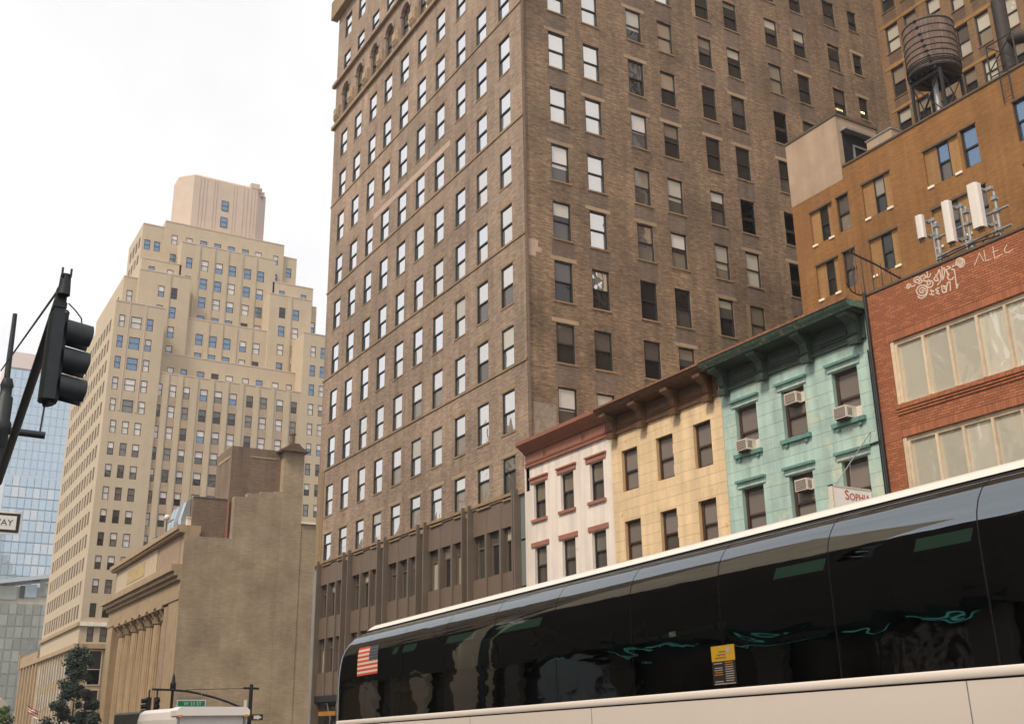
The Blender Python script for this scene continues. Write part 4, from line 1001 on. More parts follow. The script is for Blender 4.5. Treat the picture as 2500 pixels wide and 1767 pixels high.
# far end face and white rim round the last pane
zs = [p[1] for p in side_lo + belt[1:] + glassp[1:] + roofp]; ds = [p[0] for p in side_lo + belt[1:] + glassp[1:] + roofp]
for (z0, d0), (z1, d1) in zip(list(zip(zs, ds))[:-1], list(zip(zs, ds))[1:]):
    e0, e1 = d0 + .16, d1 + .16
    b.quad((e0, ymax(z0), z0), (WB - e0, ymax(z0), z0), (WB - e1, ymax(z1), z1), (e1, ymax(z1), z1))
rim = MB()
for (dx0, z0), (dx1, z1) in zip(glassp[:-1], glassp[1:]):
    for k in range(6):
        def pt(dx, z, t): y = ymax(z) - .055 + .055 * t; return (dx + corner(y, z) - .004, y, z)
        b.quad(pt(dx0, z0, k / 6), pt(dx1, z1, k / 6), pt(dx1, z1, (k + 1) / 6), pt(dx0, z0, (k + 1) / 6))
b.quad((0.04, YN, .32), (WB - .04, YN, .32), (WB - .04, YN, 3.4), (.04, YN, 3.4))
b.quad((.04, YN, .32), (WB - .04, YN, .32), (WB - .04, 6.8, .32), (.04, 6.8, .32))
bpart(b, 'body', Mt['buswhite'])
seams = [YN, -6.31, -4.77, -3.3, -1.83, -.3, 1.2, 2.65, 4.14, 5.55, 9]
for i in range(len(seams) - 1):
    a, c = seams[i], seams[i + 1]; last = i == len(seams) - 2
    b = MB(); sheet(b, glassp, a + .006, c - .006, 0, False, 14 if last else 6, True, .055)
    bpart(b, 'window', BUSGLASS)
    b = MB(); sheet(b, glassp, a + .006, c - .006, 0, True, 14 if last else 6, True, .055); bpart(b, 'window', BUSGLASS)
b = MB()
for mir in (False, True):
    for s in seams[1:-1]: sheet(b, [(p[0] + .008, p[1]) for p in glassp], s - .02, s + .02, 0, mir, 1)
    sheet(b, [(.31, 3.455), (.34, 3.475), (.332, 3.49)], YN, 5.4, 0, mir, 6); sheet(b, [(.31, 3.455), (.34, 3.475), (.332, 3.49)], 5.4, 9, 0, mir, 12, True)
    sheet(b, [(.012, 1.93), (.006, 1.946)], YN, 6.4, 0, mir, 4)
bpart(b, 'seal', Mt['rubber'])
for s in (-6.0, -1.0, 1.9, 4.6):
    b = MB(); b.box(-.002, .004, s - .005, s + .005, .45, 1.93); bpart(b, 'panel_joint', Mt['galv'])
b = MB(); b.box(.15, WB - .15, YN + .05, 6.5, 1.25, 1.35); b.box(.5, WB - .5, YN + .05, 5.9, 3.30, 3.40); b.box(WB / 2 - .02, WB / 2 + .02, YN + .05, 6.5, 1.35, 2.75)
bpart(b, 'interior', Mt['void'])
b = MB()
for k in range(14):
    for x in (.35, 1.45): b.box(x, x + .9, YN + .5 + k * .9, YN + .65 + k * .9, 1.35, 2.42)
bpart(b, 'seats', Mt['void'])
BL = emit('green_window_glow', (0.55, 0.80, 0.62), 0.26)  # glow added to stand for far-side windows seen through the tinted glass
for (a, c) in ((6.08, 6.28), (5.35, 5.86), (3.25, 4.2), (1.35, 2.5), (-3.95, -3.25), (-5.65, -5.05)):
    b = MB(); b.quad((.80, a, 3.10), (.80, c, 3.10), (.86, c, 3.22), (.86, a, 3.22)); bpart(b, 'far_window_glow', BL)
for (y) in (-4.6, 3.2, 4.6):
    for x in (.14, WB - .14):
        b = MB(); b.tube((x - .13, y, .5), (x + .13, y, .5), .5, 24); w_ = bpart(b, 'wheel', Mt['rubber'])
        b = MB(); b.tube((x - .14, y, .5), (x + .14, y, .5), .28, 16); obj('rim', b.mesh('rim', Mt['galv']), w_, WL[w_])
# flag decal : 13 stripes, canton, inside the second pane edge
b = MB(); fy0, fy1, fz0, fz1 = 5.03, 5.87, 2.70, 3.155
xo = lambda z: [p for p in [(-.006, 2.7), (.006, 2.9), (.036, 3.06), (.075, 3.16)]]
def gx(z):
    for (d0, z0), (d1, z1) in zip(glassp[:-1], glassp[1:]):
        if z0 <= z <= z1: return d0 + (d1 - d0) * (z - z0) / (z1 - z0) - .006
    return -.006
H = (fz1 - fz0) / 13
for k in range(13):
    z1 = fz1 - k * H; z0 = z1 - H; a = fy0 + (.36 if k < 7 else 0)
    b.quad((gx(z0), a, z0), (gx(z0), fy1, z0), (gx(z1), fy1, z1), (gx(z1), a, z1), 0 if k % 2 == 0 else 1)
for k in range(7):
    z1 = fz1 - k * H; z0 = z1 - H
    b.quad((gx(z0), fy0, z0), (gx(z0), fy0 + .358, z0), (gx(z1), fy0 + .358, z1), (gx(z1), fy0, z1), 2)
for r in range(5):
    for c in range(6):
        y = fy0 + .04 + c * .056; z = fz1 - .035 - r * .048; s = .008
        b.add([(gx(z) - .002, y, z + s), (gx(z) - .002, y + s, z), (gx(z) - .002, y, z - s), (gx(z) - .002, y - s, z)], [(0, 1, 2, 3)], 1)
bpart(b, 'flag_decal', [Mt['flagred'], Mt['flagwhite'], Mt['flagblue']])
# notice sticker low in a window
b = MB(); sy0, sy1 = -3.47, -3.13; x = -.006
b.quad((x, sy0, 2.275), (x, sy1, 2.275), (x, sy1, 2.42), (x, sy0, 2.42), 0)
b.quad((x, sy0, 2.055), (x, sy1, 2.055), (x, sy1, 2.2745), (x, sy0, 2.2745), 1)
x = -.0075
def bar(y0, y1, z, h, mi): b.quad((x, y0, z), (x, y1, z), (x, y1, z + h), (x, y0, z + h), mi)
for k in range(9):
    z = 2.255 - k * .021
    bar(sy0 + .02 + .02 * R_.random(), sy0 + .15, z, .008, 2 if k not in (0, 1) else 3)
    if k not in (1, 6, 7): bar(sy0 + .19, sy0 + .30 + .02 * R_.random(), z - .004, .008, 3 if k in (4, 5) else 2)
bar(sy0 + .02, sy1 - .02, 2.06, .009, 2)
for k in range(3): bar(sy0 + .13, sy1 - .05 - .03 * k, 2.30 + .028 * k, .012, 4)
b.add([(x, sy0 + .09 + .035 * math.cos(t), 2.375 + .028 * math.sin(t)) for t in [k * math.pi / 5 for k in range(10)]], [tuple(range(10))], 2)
bpart(b, 'notice_sticker', [Mt['stkyellow'], Mt['rubber'], Mt['stktext'], Mt['stkorange'], Mt['stkink']])

# ------------------------------------------------------------------ signal pole, arm and one-way sign at the left
PX, PY = 1.73, 23.0
LP = thing('signal_pole', 'dark street light pole with long signal arm, finial and short bracket at the left edge', 'pole', (PX, PY, gz(PY)))
b = MB(); b.tube((PX, PY, gz(PY)), (PX, PY, 7.9), .15, 12, r2=.10); b.build('shaft', Mt['signalmetal'], LP)
b = MB(); b.lathe([(.13, 6.9), (.16, 6.95), (.16, 7.2), (.19, 7.25), (.19, 7.42), (.15, 7.48), (.15, 7.95), (.11, 8.0), (.11, 8.15), (.13, 8.2), (.09, 8.35)], (PX - .02, PY, 0), 14); b.build('collar', Mt['signalmetal'], LP)
b = MB(); b.tube((PX - .04, PY, 8.2), (PX - .06, PY, 9.75), .062, 10, r2=.045); b.build('mast_top', Mt['signalmetal'], LP)
b = MB(); b.tube((PX, PY, 7.28), (2.53, PY - .1, 7.24), .075, 10); b.build('bracket', Mt['signalmetal'], LP)
b = MB(); b.tube((2.42, PY - .1, 7.18), (2.46, PY - .1, 8.3), .018, 6); b.build('bracket_rod', Mt['signalmetal'], LP)
TIP = Vector((1.31, 11.85, 6.22)); AB = Vector((1.80, PY, 6.22))
b = MB(); b.tube(tuple(AB), tuple(TIP), .072, 12, r2=.055); b.build('arm', Mt['signalmetal'], LP)
b = MB(); b.tube((TIP.x - .01, TIP.y + .1, TIP.z + .03), (1.56, PY, 8.5), .014, 6); b.build('guy_wire', Mt['signalmetal'], LP)
b = MB(); b.tube((TIP.x + .005, TIP.y + .05, TIP.z - .12), (TIP.x + .005, TIP.y + .05, TIP.z + .12), .068, 12, r2=.055); b.tube((TIP.x - .04, TIP.y, TIP.z + .08), (TIP.x - .04, TIP.y, TIP.z + .18), .012, 6); b.tube((TIP.x + .05, TIP.y, TIP.z + .08), (TIP.x + .05, TIP.y, TIP.z + .18), .012, 6)
b.build('end_cap', Mt['signalmetal'], LP)
SGX, SGYY = 1.30, 12.0
TS = thing('traffic_signal', 'three section dark traffic signal seen side on with long visors at the arm end', 'traffic light', (SGX, SGYY, 6.0))
b = MB(); b.prism([(-.09, -.07), (-.06, -.13), (.06, -.13), (.10, -.09), (.10, .09), (.06, .13), (-.06, .13), (-.09, .07)], 2, 4.91, 5.90)
hs = obj('housing', b.mesh('housing', Mt['signalmetal']), TS, (SGX, SGYY, 0)); 
b = MB(); b.box(-.05, .06, -.06, .06, 5.90, 6.20); b.tube((0.0, 0, 4.93), (.02, 0, 4.86), .06, 8); b.box(-.06, .07, -.07, .07, 5.97, 6.03); obj('hanger', b.mesh('hanger', Mt['signalmetal']), TS, (SGX, SGYY, 0))
lamps_ = [emit('unlit_red_lens', (.03, .003, .003), 0.0), emit('unlit_amber_lens', (.03, .02, .002), 0.0), emit('unlit_green_lens', (.002, .03, .015), 0.0)]
for k, zc in enumerate((5.71, 5.395, 5.08)):
    b = MB(); n = 18; r = .148
    vs = []; L = .28
    for (xx, rr) in ((.09, r), (.09 + L, r)):
        for j in range(n + 1):
            t = -math.pi * .30 + j * (math.pi * 1.60) / n
            ex = L * .12 * max(0, -math.sin(t)) if xx > .1 else 0
            vs.append((xx - ex, rr * math.cos(t), zc + rr * math.sin(t) - (.04 if xx > .1 else 0)))
    b.add(vs, [(j, j + 1, n + 2 + j, n + 1 + j) for j in range(n)], 0, True)
    b.add([(v[0], v[1] * .93, zc + (v[2] - zc) * .93) for v in vs], [(j, n + 1 + j, n + 2 + j, j + 1) for j in range(n)], 0, True)
    obj('visor', b.mesh('visor', Mt['signalmetal']), TS, (SGX, SGYY, 0))
    b = MB(); b.add([(.101, .125 * math.cos(t), zc + .125 * math.sin(t)) for t in [j * math.pi / 8 for j in range(16)]], [tuple(range(16))]); obj('lens', b.mesh('lens', lamps_[k]), TS, (SGX, SGYY, 0))
b = MB(); lp_ = [(SGX + .09, SGYY, 6.05), (SGX + .17, SGYY, 5.98), (SGX + .24, SGYY, 5.90), (SGX + .255, SGYY, 5.82), (SGX + .22, SGYY, 5.76), (SGX + .16, SGYY, 5.75), (SGX + .07, SGYY, 5.81)]
b.path(lp_, .008, 5); b.build('cable', Mt['rubber'], TS)
b = MB(); b.path([(SGX + .07 + .035 * math.cos(t), SGYY, 5.93 + .035 * math.sin(t)) for t in [j * math.pi / 4 for j in range(9)]], .012, 5); b.build('ring_bolt', Mt['signalmetal'], TS)

OW = thing('one_way_sign', 'white and black rectangular one way sign on the pole at the left edge', 'sign', (1.8, 22.6, 5.38))
b = MB(); b.box(1.20, 2.28, 22.60, 22.62, 5.165, 5.60); b.build('border', Mt['signwhite'], OW)
b = MB(); b.box(1.235, 2.245, 22.594, 22.60, 5.20, 5.565); b.build('black_band', Mt['signblack'], OW)
b = MB(); b.box(1.29, 2.185, 22.588, 22.594, 5.25, 5.515); b.build('white_field', Mt['signwhite'], OW)
lettering('ONE WAY', .17, 'lettering', Mt['signblack'], OW, MS, (1.33, 22.587, 5.325), ext=.001)

# ------------------------------------------------------------------ signals, street sign and van further along
SPX, SPY = 21.72, 70.0
SP = thing('mast_arm_pole', 'black pole with crosspiece and long curved signal arm beside the white van', 'pole', (SPX, SPY, gz(SPY)))
b = MB(); b.tube((SPX, SPY, gz(SPY)), (SPX, SPY, 4.3), .15, 10, r2=.12); b.build('shaft', Mt['black'], SP)
b = MB(); b.tube((SPX - .5, SPY, 4.07), (SPX + .5, SPY, 4.04), .07, 8); b.build('crosspiece', Mt['black'], SP)
b = MB(); arm = [(21.7, 2.75), (20.9, 2.98), (20.3, 3.22), (19.4, 3.50), (18.4, 3.73), (17.8, 3.85), (16.9, 3.93), (15.56, 3.97)]
b.path([(x, SPY, z) for x, z in arm], .065, 8); b.build('arm', Mt['black'], SP)
b = MB(); b.tube((SPX - .2, SPY, 4.05), (17.6, SPY, 3.95), .02, 5); b.build('guy_wire', Mt['black'], SP)
b = MB(); b.box(SPX - .42, SPX - .24, SPY - .05, SPY, 2.75, 3.35); b.build('small_plate', Mt['signwhite'], SP)
for n_, (x, lab, face) in enumerate(((15.42, 'small dark traffic signal hanging at the tip of the far arm, visors showing', 1), (15.9, 'narrow dark traffic signal hanging beside the tip of the far arm', 0))):
    t = thing('traffic_signal', lab, 'traffic light', (x, SPY, 3.0), 'signals on the far mast arm')
    b = MB(); b.box(x - .13, x + .13, SPY - .14, SPY + .14, 2.45, 3.5); b.build('housing', Mt['black'], t)
    b = MB(); b.box(x - .04, x + .04, SPY - .04, SPY + .04, 3.5, 3.95); b.build('hanger', Mt['black'], t)
    for k in range(3):
        z = 2.66 + .33 * k; b = MB()
        if face: b.tube((x - .13, SPY, z), (x - .42, SPY, z - .04), .14, 10)
        else: b.tube((x, SPY - .14, z), (x, SPY - .4, z - .04), .13, 10)
        b.build('visor', Mt['black'], t)
SS = thing('street_name_sign', 'green street name sign with white letters hanging from the far signal arm', 'sign', (18, SPY - .1, 3.2))
x0, x1, z0, z1 = 17.08, 18.87, 2.90, 3.36
b = MB(); b.box(x0, x1, SPY - .13, SPY - .10, z0, z1); b.build('border', Mt['signwhite'], SS)
b = MB(); b.box(x0 + .07, x1 - .07, SPY - .136, SPY - .13, z0 + .07, z1 - .07); b.build('green_field', Mt['signgreen'], SS)
lettering('W 33 ST', .30, 'lettering', Mt['signwhite'], SS, MS, (x0 + .42, SPY - .138, z0 + .125), ext=.002)
b = MB()
for x in (x0 + .3, x1 - .3): b.tube((x, SPY - .11, z1), (x, SPY - .06, 3.8), .02, 6)
b.box(x0 + .05, x1 - .02, SPY - .12, SPY - .09, 3.42, 3.50); b.build('hanger', Mt['galv'], SS)
ARW = thing('arrow_sign', 'small white arrow sign fixed on the black pole right of the van', 'sign', (SPX + .4, SPY - .2, 2.3))
b = MB(); b.box(SPX - .45, SPX + .80, SPY - .22, SPY - .20, 2.12, 2.48); b.build('plate', Mt['signblack'], ARW)
b = MB(); b.prism([(SPX + .2, 2.2), (SPX + .45, 2.2), (SPX + .45, 2.15), (SPX + .72, 2.3), (SPX + .45, 2.45), (SPX + .45, 2.4), (SPX + .2, 2.4)], 1, SPY - .226, SPY - .22); b.build('arrow', Mt['signwhite'], ARW)
POST = thing('lamp_post', 'slim dark lamp post with pointed finial in front of the blank tan wall', 'lamp post', (16.98, 70.8, gz(70)))
b = MB(); b.tube((16.98, 70.8, gz(70)), (17.0, 70.8, 4.0), .09, 8); b.build('shaft', Mt['black'], POST)
b = MB(); b.lathe([(.11, 3.9), (.2, 4.0), (.17, 4.2), (.2, 4.3), (.12, 4.45), (.08, 4.75), (.02, 4.95), (0, 5.0)], (17.0, 70.8, 0), 10); b.build('finial', Mt['black'], POST)

VX0, VX1, VY = 8.80, 11.1, 36.0
VAN = thing('delivery_van', 'white high roofed van with amber corner lamps, only its top showing over the frame edge', 'van', ((VX0 + VX1) / 2, VY, gz(VY)))
g0 = gz(VY)
b = MB(); b.prism([(VX0, g0 + .5), (VX1, g0 + .5), (VX1, 1.9), (VX1 - .06, 2.12), (VX1 - .22, 2.24), (VX0 + .22, 2.25), (VX0 + .06, 2.13), (VX0, 1.9)], 1, VY, VY + 5.4); b.build('body', Mt['vanwhite'], VAN)
b = MB(); b.prism([(VX0 - .02, 2.0), (VX1 + .02, 2.0), (VX1 + .02, 2.16), (VX1 - .1, 2.26), (VX0 + .1, 2.27), (VX0 - .02, 2.16)], 1, VY - .18, VY + .6); b.build('roof_cap', Mt['vanwhite'], VAN)
b = MB(); b.box(VX0 + .15, VX1 - .15, VY - .03, VY - .002, g0 + .7, 1.84); b.build('rear_door', Mt['vanwhite'], VAN)
for x in (VX0 + .02, VX1 - .16):
    b = MB(); b.box(x, x + .14, VY - .205, VY - .18, 1.965, 2.03); b.build('marker_lamp', Mt['amber'], VAN)
b = MB(); b.box(VX0 + .05, VX0 + .13, VY - .04, VY, g0 + .8, 1.95); b.box(VX1 - .13, VX1 - .05, VY - .04, VY, g0 + .8, 1.95); b.build('corner_trim', Mt['galv'], VAN)
for x in (VX0 + .15, VX1 - .15):
    for y in (VY + 1.0, VY + 4.5):
        b = MB(); b.tube((x - .12, y, gz(y) + .38), (x + .12, y, gz(y) + .38), .38, 18); b.build('wheel', Mt['rubber'], VAN)
b = MB(); b.box(VX0 + .1, VX1 - .1, VY - .12, VY, g0 + .4, g0 + .6); b.build('bumper', Mt['rubber'], VAN)
# grey truck box left of the van, its grey front face at the frame's foot
GT = thing('grey_box_truck', 'grey box truck body low at the frame edge left of the white van', 'truck', (7.6, 39, gz(39)))
gx0, gx1, gy_ = 9.75, 12.1, 45.0
WL[GT] = ((gx0 + gx1) / 2, gy_, gz(gy_)); GT.location = WL[GT]
b = MB(); b.prism([(gx0, gz(45) + .7), (gx1, gz(45) + .7), (gx1, 2.22), (gx1 - .08, 2.30), (gx0 + .08, 2.30), (gx0, 2.22)], 1, gy_, gy_ + 5.5); b.build('box_body', Mt['truckgrey'], GT)
b = MB(); b.box(gx0 + .1, gx1 - .1, gy_ + 5.55, gy_ + 7.2, gz(50) + .5, 1.3); b.build('cab', Mt['vanwhite'], GT)
b = MB(); b.box(gx0 + .15, gx1 - .15, gy_ - .03, gy_ - .002, gz(45) + .9, 2.1); b.build('roller_door', Mt['truckgrey'], GT)
for x in (gx0 + .15, gx1 - .15):
    for y in (gy_ + 1.2, gy_ + 6.2):
        b = MB(); b.tube((x - .13, y, gz(y) + .42), (x + .13, y, gz(y) + .42), .42, 18); b.build('wheel', Mt['rubber'], GT)

# ------------------------------------------------------------------ classical bank with colonnade and blank party wall
BY = 104.5
BK = thing('bank_building', 'old bank with tall columns along the avenue and a blank stained tan side wall', 'building', (FX, BY, gz(BY)))
b = MB()
prof = [(25.02, -4), (38.4, -4), (38.32, 21.3), (36.56, 21.25), (36.5, 28.6), (34.42, 28.6), (34.42, 24.42), (33.58, 24.36), (33.56, 24.24), (32.18, 24.2), (32.16, 23.99), (30.87, 23.96), (30.85, 23.52), (29.55, 23.49), (29.55, 19.3), (25.02, 19.3)]
b.prism(prof, 1, BY, BY + 1.2)
b.build('party_wall', Mt['stucco'], BK)
b = MB(); b.box(26.2, 38.3, BY + 1.2, 140, -4, 19.2); b.build('rear_block', Mt['bankstone_dk'], BK)
b = MB(); b.box(34.38, 36.54, BY - .07, BY - .002, -3, 28.62); b.build('chimney_breast', Mt['stucco'], BK)
b = MB(); b.box(33.85, 36.85, BY - .7, BY + 1.9, 28.6, 28.75); b.prism([(33.95, 28.75), (36.75, 28.75), (36.1, 29.05), (35.75, 29.45), (34.85, 29.45), (34.5, 29.05)], 1, BY - .6, BY + 1.6)
b.tube((35.15, BY, 29.4), (35.15, BY, 30.5), .28, 12); b.tube((35.15, BY, 30.42), (35.15, BY, 30.6), .38, 12); b.build('chimney_cap', plain('rusty_cap', (.16, .10, .065), .5, metal=.4), BK)
b = MB(); b.box(29.25, 34.5, BY + 1.0, BY + 6.5, 19, 28.85); ph = b.build('penthouse', Mt['pent'], BK)
b = MB(); b.box(31.2, 33.95, BY + .96, BY + .998, 27.85, 28.02); b.box(29.2, 29.25, BY + 1.6, BY + 5.6, 27.7, 27.95); b.build('stone_stripe', Mt['tan_stone'], ph)
b = MB(); b.box(25.75, 29.3, BY + .9, BY + 7, 19.2, 23.25); p2_ = b.build('low_penthouse', Mt['pent'], BK)
b = MB(); b.box(25.74, 29.3, BY + .86, BY + .895, 23.2, 23.34); b.build('coping', Mt['coping_dk'], p2_)
b = MB(); b.box(29.12, 29.3, BY + .8, BY + .9, 19.3, 23.3); b.build('drainpipe', Mt['trim_red'], p2_)
for k in range(4):
    b = MB(); y = BY + 1.6 + k * 1.4
    b.prism([(25.70, 19.9), (24.9, 19.9), (24.9, 21.2), (25.3, 22.9), (25.70, 23.2)], 1, y, y + 1.25); b.build('skylight_pane', G['ggrey'] if k != 1 else G['dark'], p2_)
slab(BK, 'parapet_coping', PL('S', BY), 36.5, 38.4, 21.3, 21.5, -0.2, 0.9, Mt['coping'])
# street front along x = FX, from BY to 139
BN = 138.5
b = MB(); b.box(26.3, 27.2, BY + 1, BN, -4, 19); b.build('front_wall', Mt['bankstone_dk'], BK)
b = MB(); b.box(24.95, 26.4, BY + .002, BY + 4.0, -4, 13.3); b.build('end_pier', Mt['bankstone'], BK)
b = MB(); b.box(24.9, 26.5, BY + 4.0, BY + 5.4, -4, 13.0); b.build('dark_slot', Mt['bankstone_dk'], BK)
for z0, z1, pr in ((13.3, 14.1, .15), (14.1, 15.1, .05), (15.1, 15.5, .35), (15.5, 15.9, .7), (15.9, 16.55, 1.0)):
    b = MB(); b.box(25 - pr, 26.4, BY + (0.004 if pr < .3 else -.0 + .004), BN + pr, z0, z1); b.build('entablature', Mt['bankstone'], BK)
b = MB(); b.box(25.0, 26.4, BY + .006, BN - 2, 16.55, 19.6); at_ = b.build('attic', Mt['bankstone'], BK)
b = MB(); b.box(24.94, 25.0, BY + 1.2, BY + 9.6, 16.7, 19.55); b.build('brick_panel', Mt['bankstone_dk'], at_)
b = MB(); b.box(24.9, 25.0, BY + 10.6, BN - 3, 16.75, 19.5); b.build('stone_panel', Mt['palestone'], at_)
b = MB(); b.box(24.86, 24.9, BY + 16, BN - 9, 17.4, 18.9); b.build('relief_panel', Mt['bank_relief'], at_)
b = MB(); b.box(24.45, 26.5, BY + .008, BN - 1.5, 19.6, 19.85); b.box(24.25, 26.5, BY + .01, BN - 1.3, 19.85, 20.3); b.build('attic_cornice', Mt['bankstone'], at_)
def mk_col():
    q = MB(); n = 40; zs = [gz(120) + .3 + 1.1, 2.5, 6, 9.5, 11.9]; rad = [.78, .78, .76, .72, .66]; vs = []
    for z, r in zip(zs, rad):
        for k in range(n):
            rr = r * (1.0 if k % 2 == 0 else .93); t = 2 * math.pi * k / n; vs.append((rr * math.cos(t), rr * math.sin(t), z))
    q.add(vs, [(j * n + k, j * n + (k + 1) % n, (j + 1) * n + (k + 1) % n, (j + 1) * n + k) for j in range(len(zs) - 1) for k in range(n)])
    q.lathe([(1.2, zs[0] - 1.4), (1.25, zs[0] - .5), (1.15, zs[0] - .2), (1.05, zs[0])], (0, 0, 0), 24)
    return q.mesh('column', Mt['bankstone'])
def mk_cap():
    q = MB(); q.lathe([(.73, 11.9), (.82, 12.0), (.77, 12.1), (.87, 12.6), (1.1, 13.0)], (0, 0, 0), 20); q.box(-1.15, 1.15, -1.15, 1.15, 13.0, 13.3)
    for ring, (z0, z1, r0, r1) in enumerate(((12.0, 12.5, .8, 1.03), (12.35, 12.9, .82, 1.15))):
        for k in range(8):
            t = (k + .5 * ring) * math.pi / 4; c_, s_ = math.cos(t), math.sin(t)
            q.add([(r0 * c_ - .25 * s_, r0 * s_ + .25 * c_, z0), (r0 * c_ + .25 * s_, r0 * s_ - .25 * c_, z0), (r1 * c_ + .18 * s_, r1 * s_ - .18 * c_, z1), (r1 * c_ - .18 * s_, r1 * s_ + .18 * c_, z1), (r1 * .86 * c_, r1 * .86 * s_, z1 + .05)], [(0, 1, 2, 3), (3, 2, 4)])
    return q.mesh('capital', Mt['bankstone'])
cm, kp = mk_col(), mk_cap()
for k in range(7):
    o = obj('column', cm, BK, (25.95, 111.9 + k * 3.5, 0)); obj('capital', kp, o, (25.95, 111.9 + k * 3.5, 0))
b = MB(); b.box(24.95, 26.4, BN - 3, BN, -4, 13.3); b.build('end_pier', Mt['bankstone'], BK)
for nm, lab, cat, mt, bx in (('roof_vent_box', 'small grey metal vent box standing on the bank roof corner', 'vent', 'greybox', (25.0, 26.2, 110, 112, 20.3, 21.7)), ('folded_tarp', 'folded green tarp lying on the bank roof edge', 'tarp', 'tarp', (25.3, 26.3, 107, 109.4, 20.3, 20.9)), ('white_roof_box', 'white box standing by the low brick penthouse on the bank roof', 'box', 'coping', (25.4, 25.9, 105.6, 106.3, 20.3, 21.2)), ('rooftop_fan', 'pale squat fan housing on the bank roof parapet', 'fan', 'galv', (25.2, 26, 118, 119.4, 20.3, 21.2))):
    t = thing(nm, lab, cat, (bx[0], bx[2], bx[4])); b = MB(); b.box(*bx); b.box(bx[0] - .06, bx[1] + .06, bx[2] - .06, bx[3] + .06, bx[5], bx[5] + .08); b.build('casing', Mt[mt], t)
t = thing('roof_globe', 'white ball shaped globe on a short stem on the bank roof', 'globe', (25.2, 113.5, 20.3)); b = MB(); b.tube((25.2, 113.5, 20.3), (25.2, 113.5, 22.2), .06, 6); b.build('stem', Mt['black'], t)
b = MB(); b.lathe([(0, -.34), (.22, -.26), (.34, 0), (.22, .26), (0, .34)], (25.2, 113.5, 22.5), 14); b.build('globe', Mt['antenna'], t)

# ------------------------------------------------------------------ stepped tan tower
T0 = 159.2
TW = thing('stepped_tan_tower', 'tall tan stone tower stepping back in tiers to a windowless ridged crown', 'building', (FX, T0, gz(T0)))
PT = PL('S', T0)
P_ = 3.265
trow = [60.8 - P_ * k for k in range(15)]           # window heads of the lower tiers, topmost first
HW = 1.92
masses = [  # name, x0, x1, y0, y1, ztop
    ('main_block', 26.2, 61.6, T0, 195, 52.8), ('left_pavilion', 24.98, 32.3, T0 - .25, 194.9, 63.0), ('right_pavilion', 54.5, 61.62, T0 - .25, 194.9, 63.0),
    ('second_tier', 32.3, 54.5, T0 + 3, 192, 56.95), ('third_tier', 37.0, 50.2, T0 + 6, 189, 64.5),
    ('inner_pavilion', 28.9, 37.0, T0 + 5.5, 190, 71.2), ('inner_pavilion', 50.2, 57.6, T0 + 5.5, 190, 71.2),
    ('shoulder', 26.8, 28.95, T0 + 6.5, 189, 69.9), ('shoulder', 57.5, 58.8, T0 + 6.5, 189, 70.5),
    ('centre_tier', 35.7, 51.9, T0 + 9, 186, 78.9), ('side_tier', 29.6, 36.0, T0 + 9, 186, 74.7), ('side_tier', 51.6, 58.9, T0 + 9, 186, 74.9),
    ('upper_tier', 33.4, 54.2, T0 + 12, 183, 83.45), ('upper_shoulder', 29.9, 33.45, T0 + 12.3, 183, 82.3), ('upper_shoulder', 54.1, 56.8, T0 + 12.5, 183, 81.5)]
cw = [(26.0, 26.86), (27.68, 28.62), (29.42, 30.4), (31.98, 32.94), (34.0, 35.0), (36.06, 37.04), (38.56, 39.74), (40.8, 41.98), (43.08, 44.28), (45.76, 46.86), (47.98, 49.12), (50.62, 51.74), (53.0, 54.0), (55.74, 56.64), (57.46, 58.36), (59.3, 60.2)]
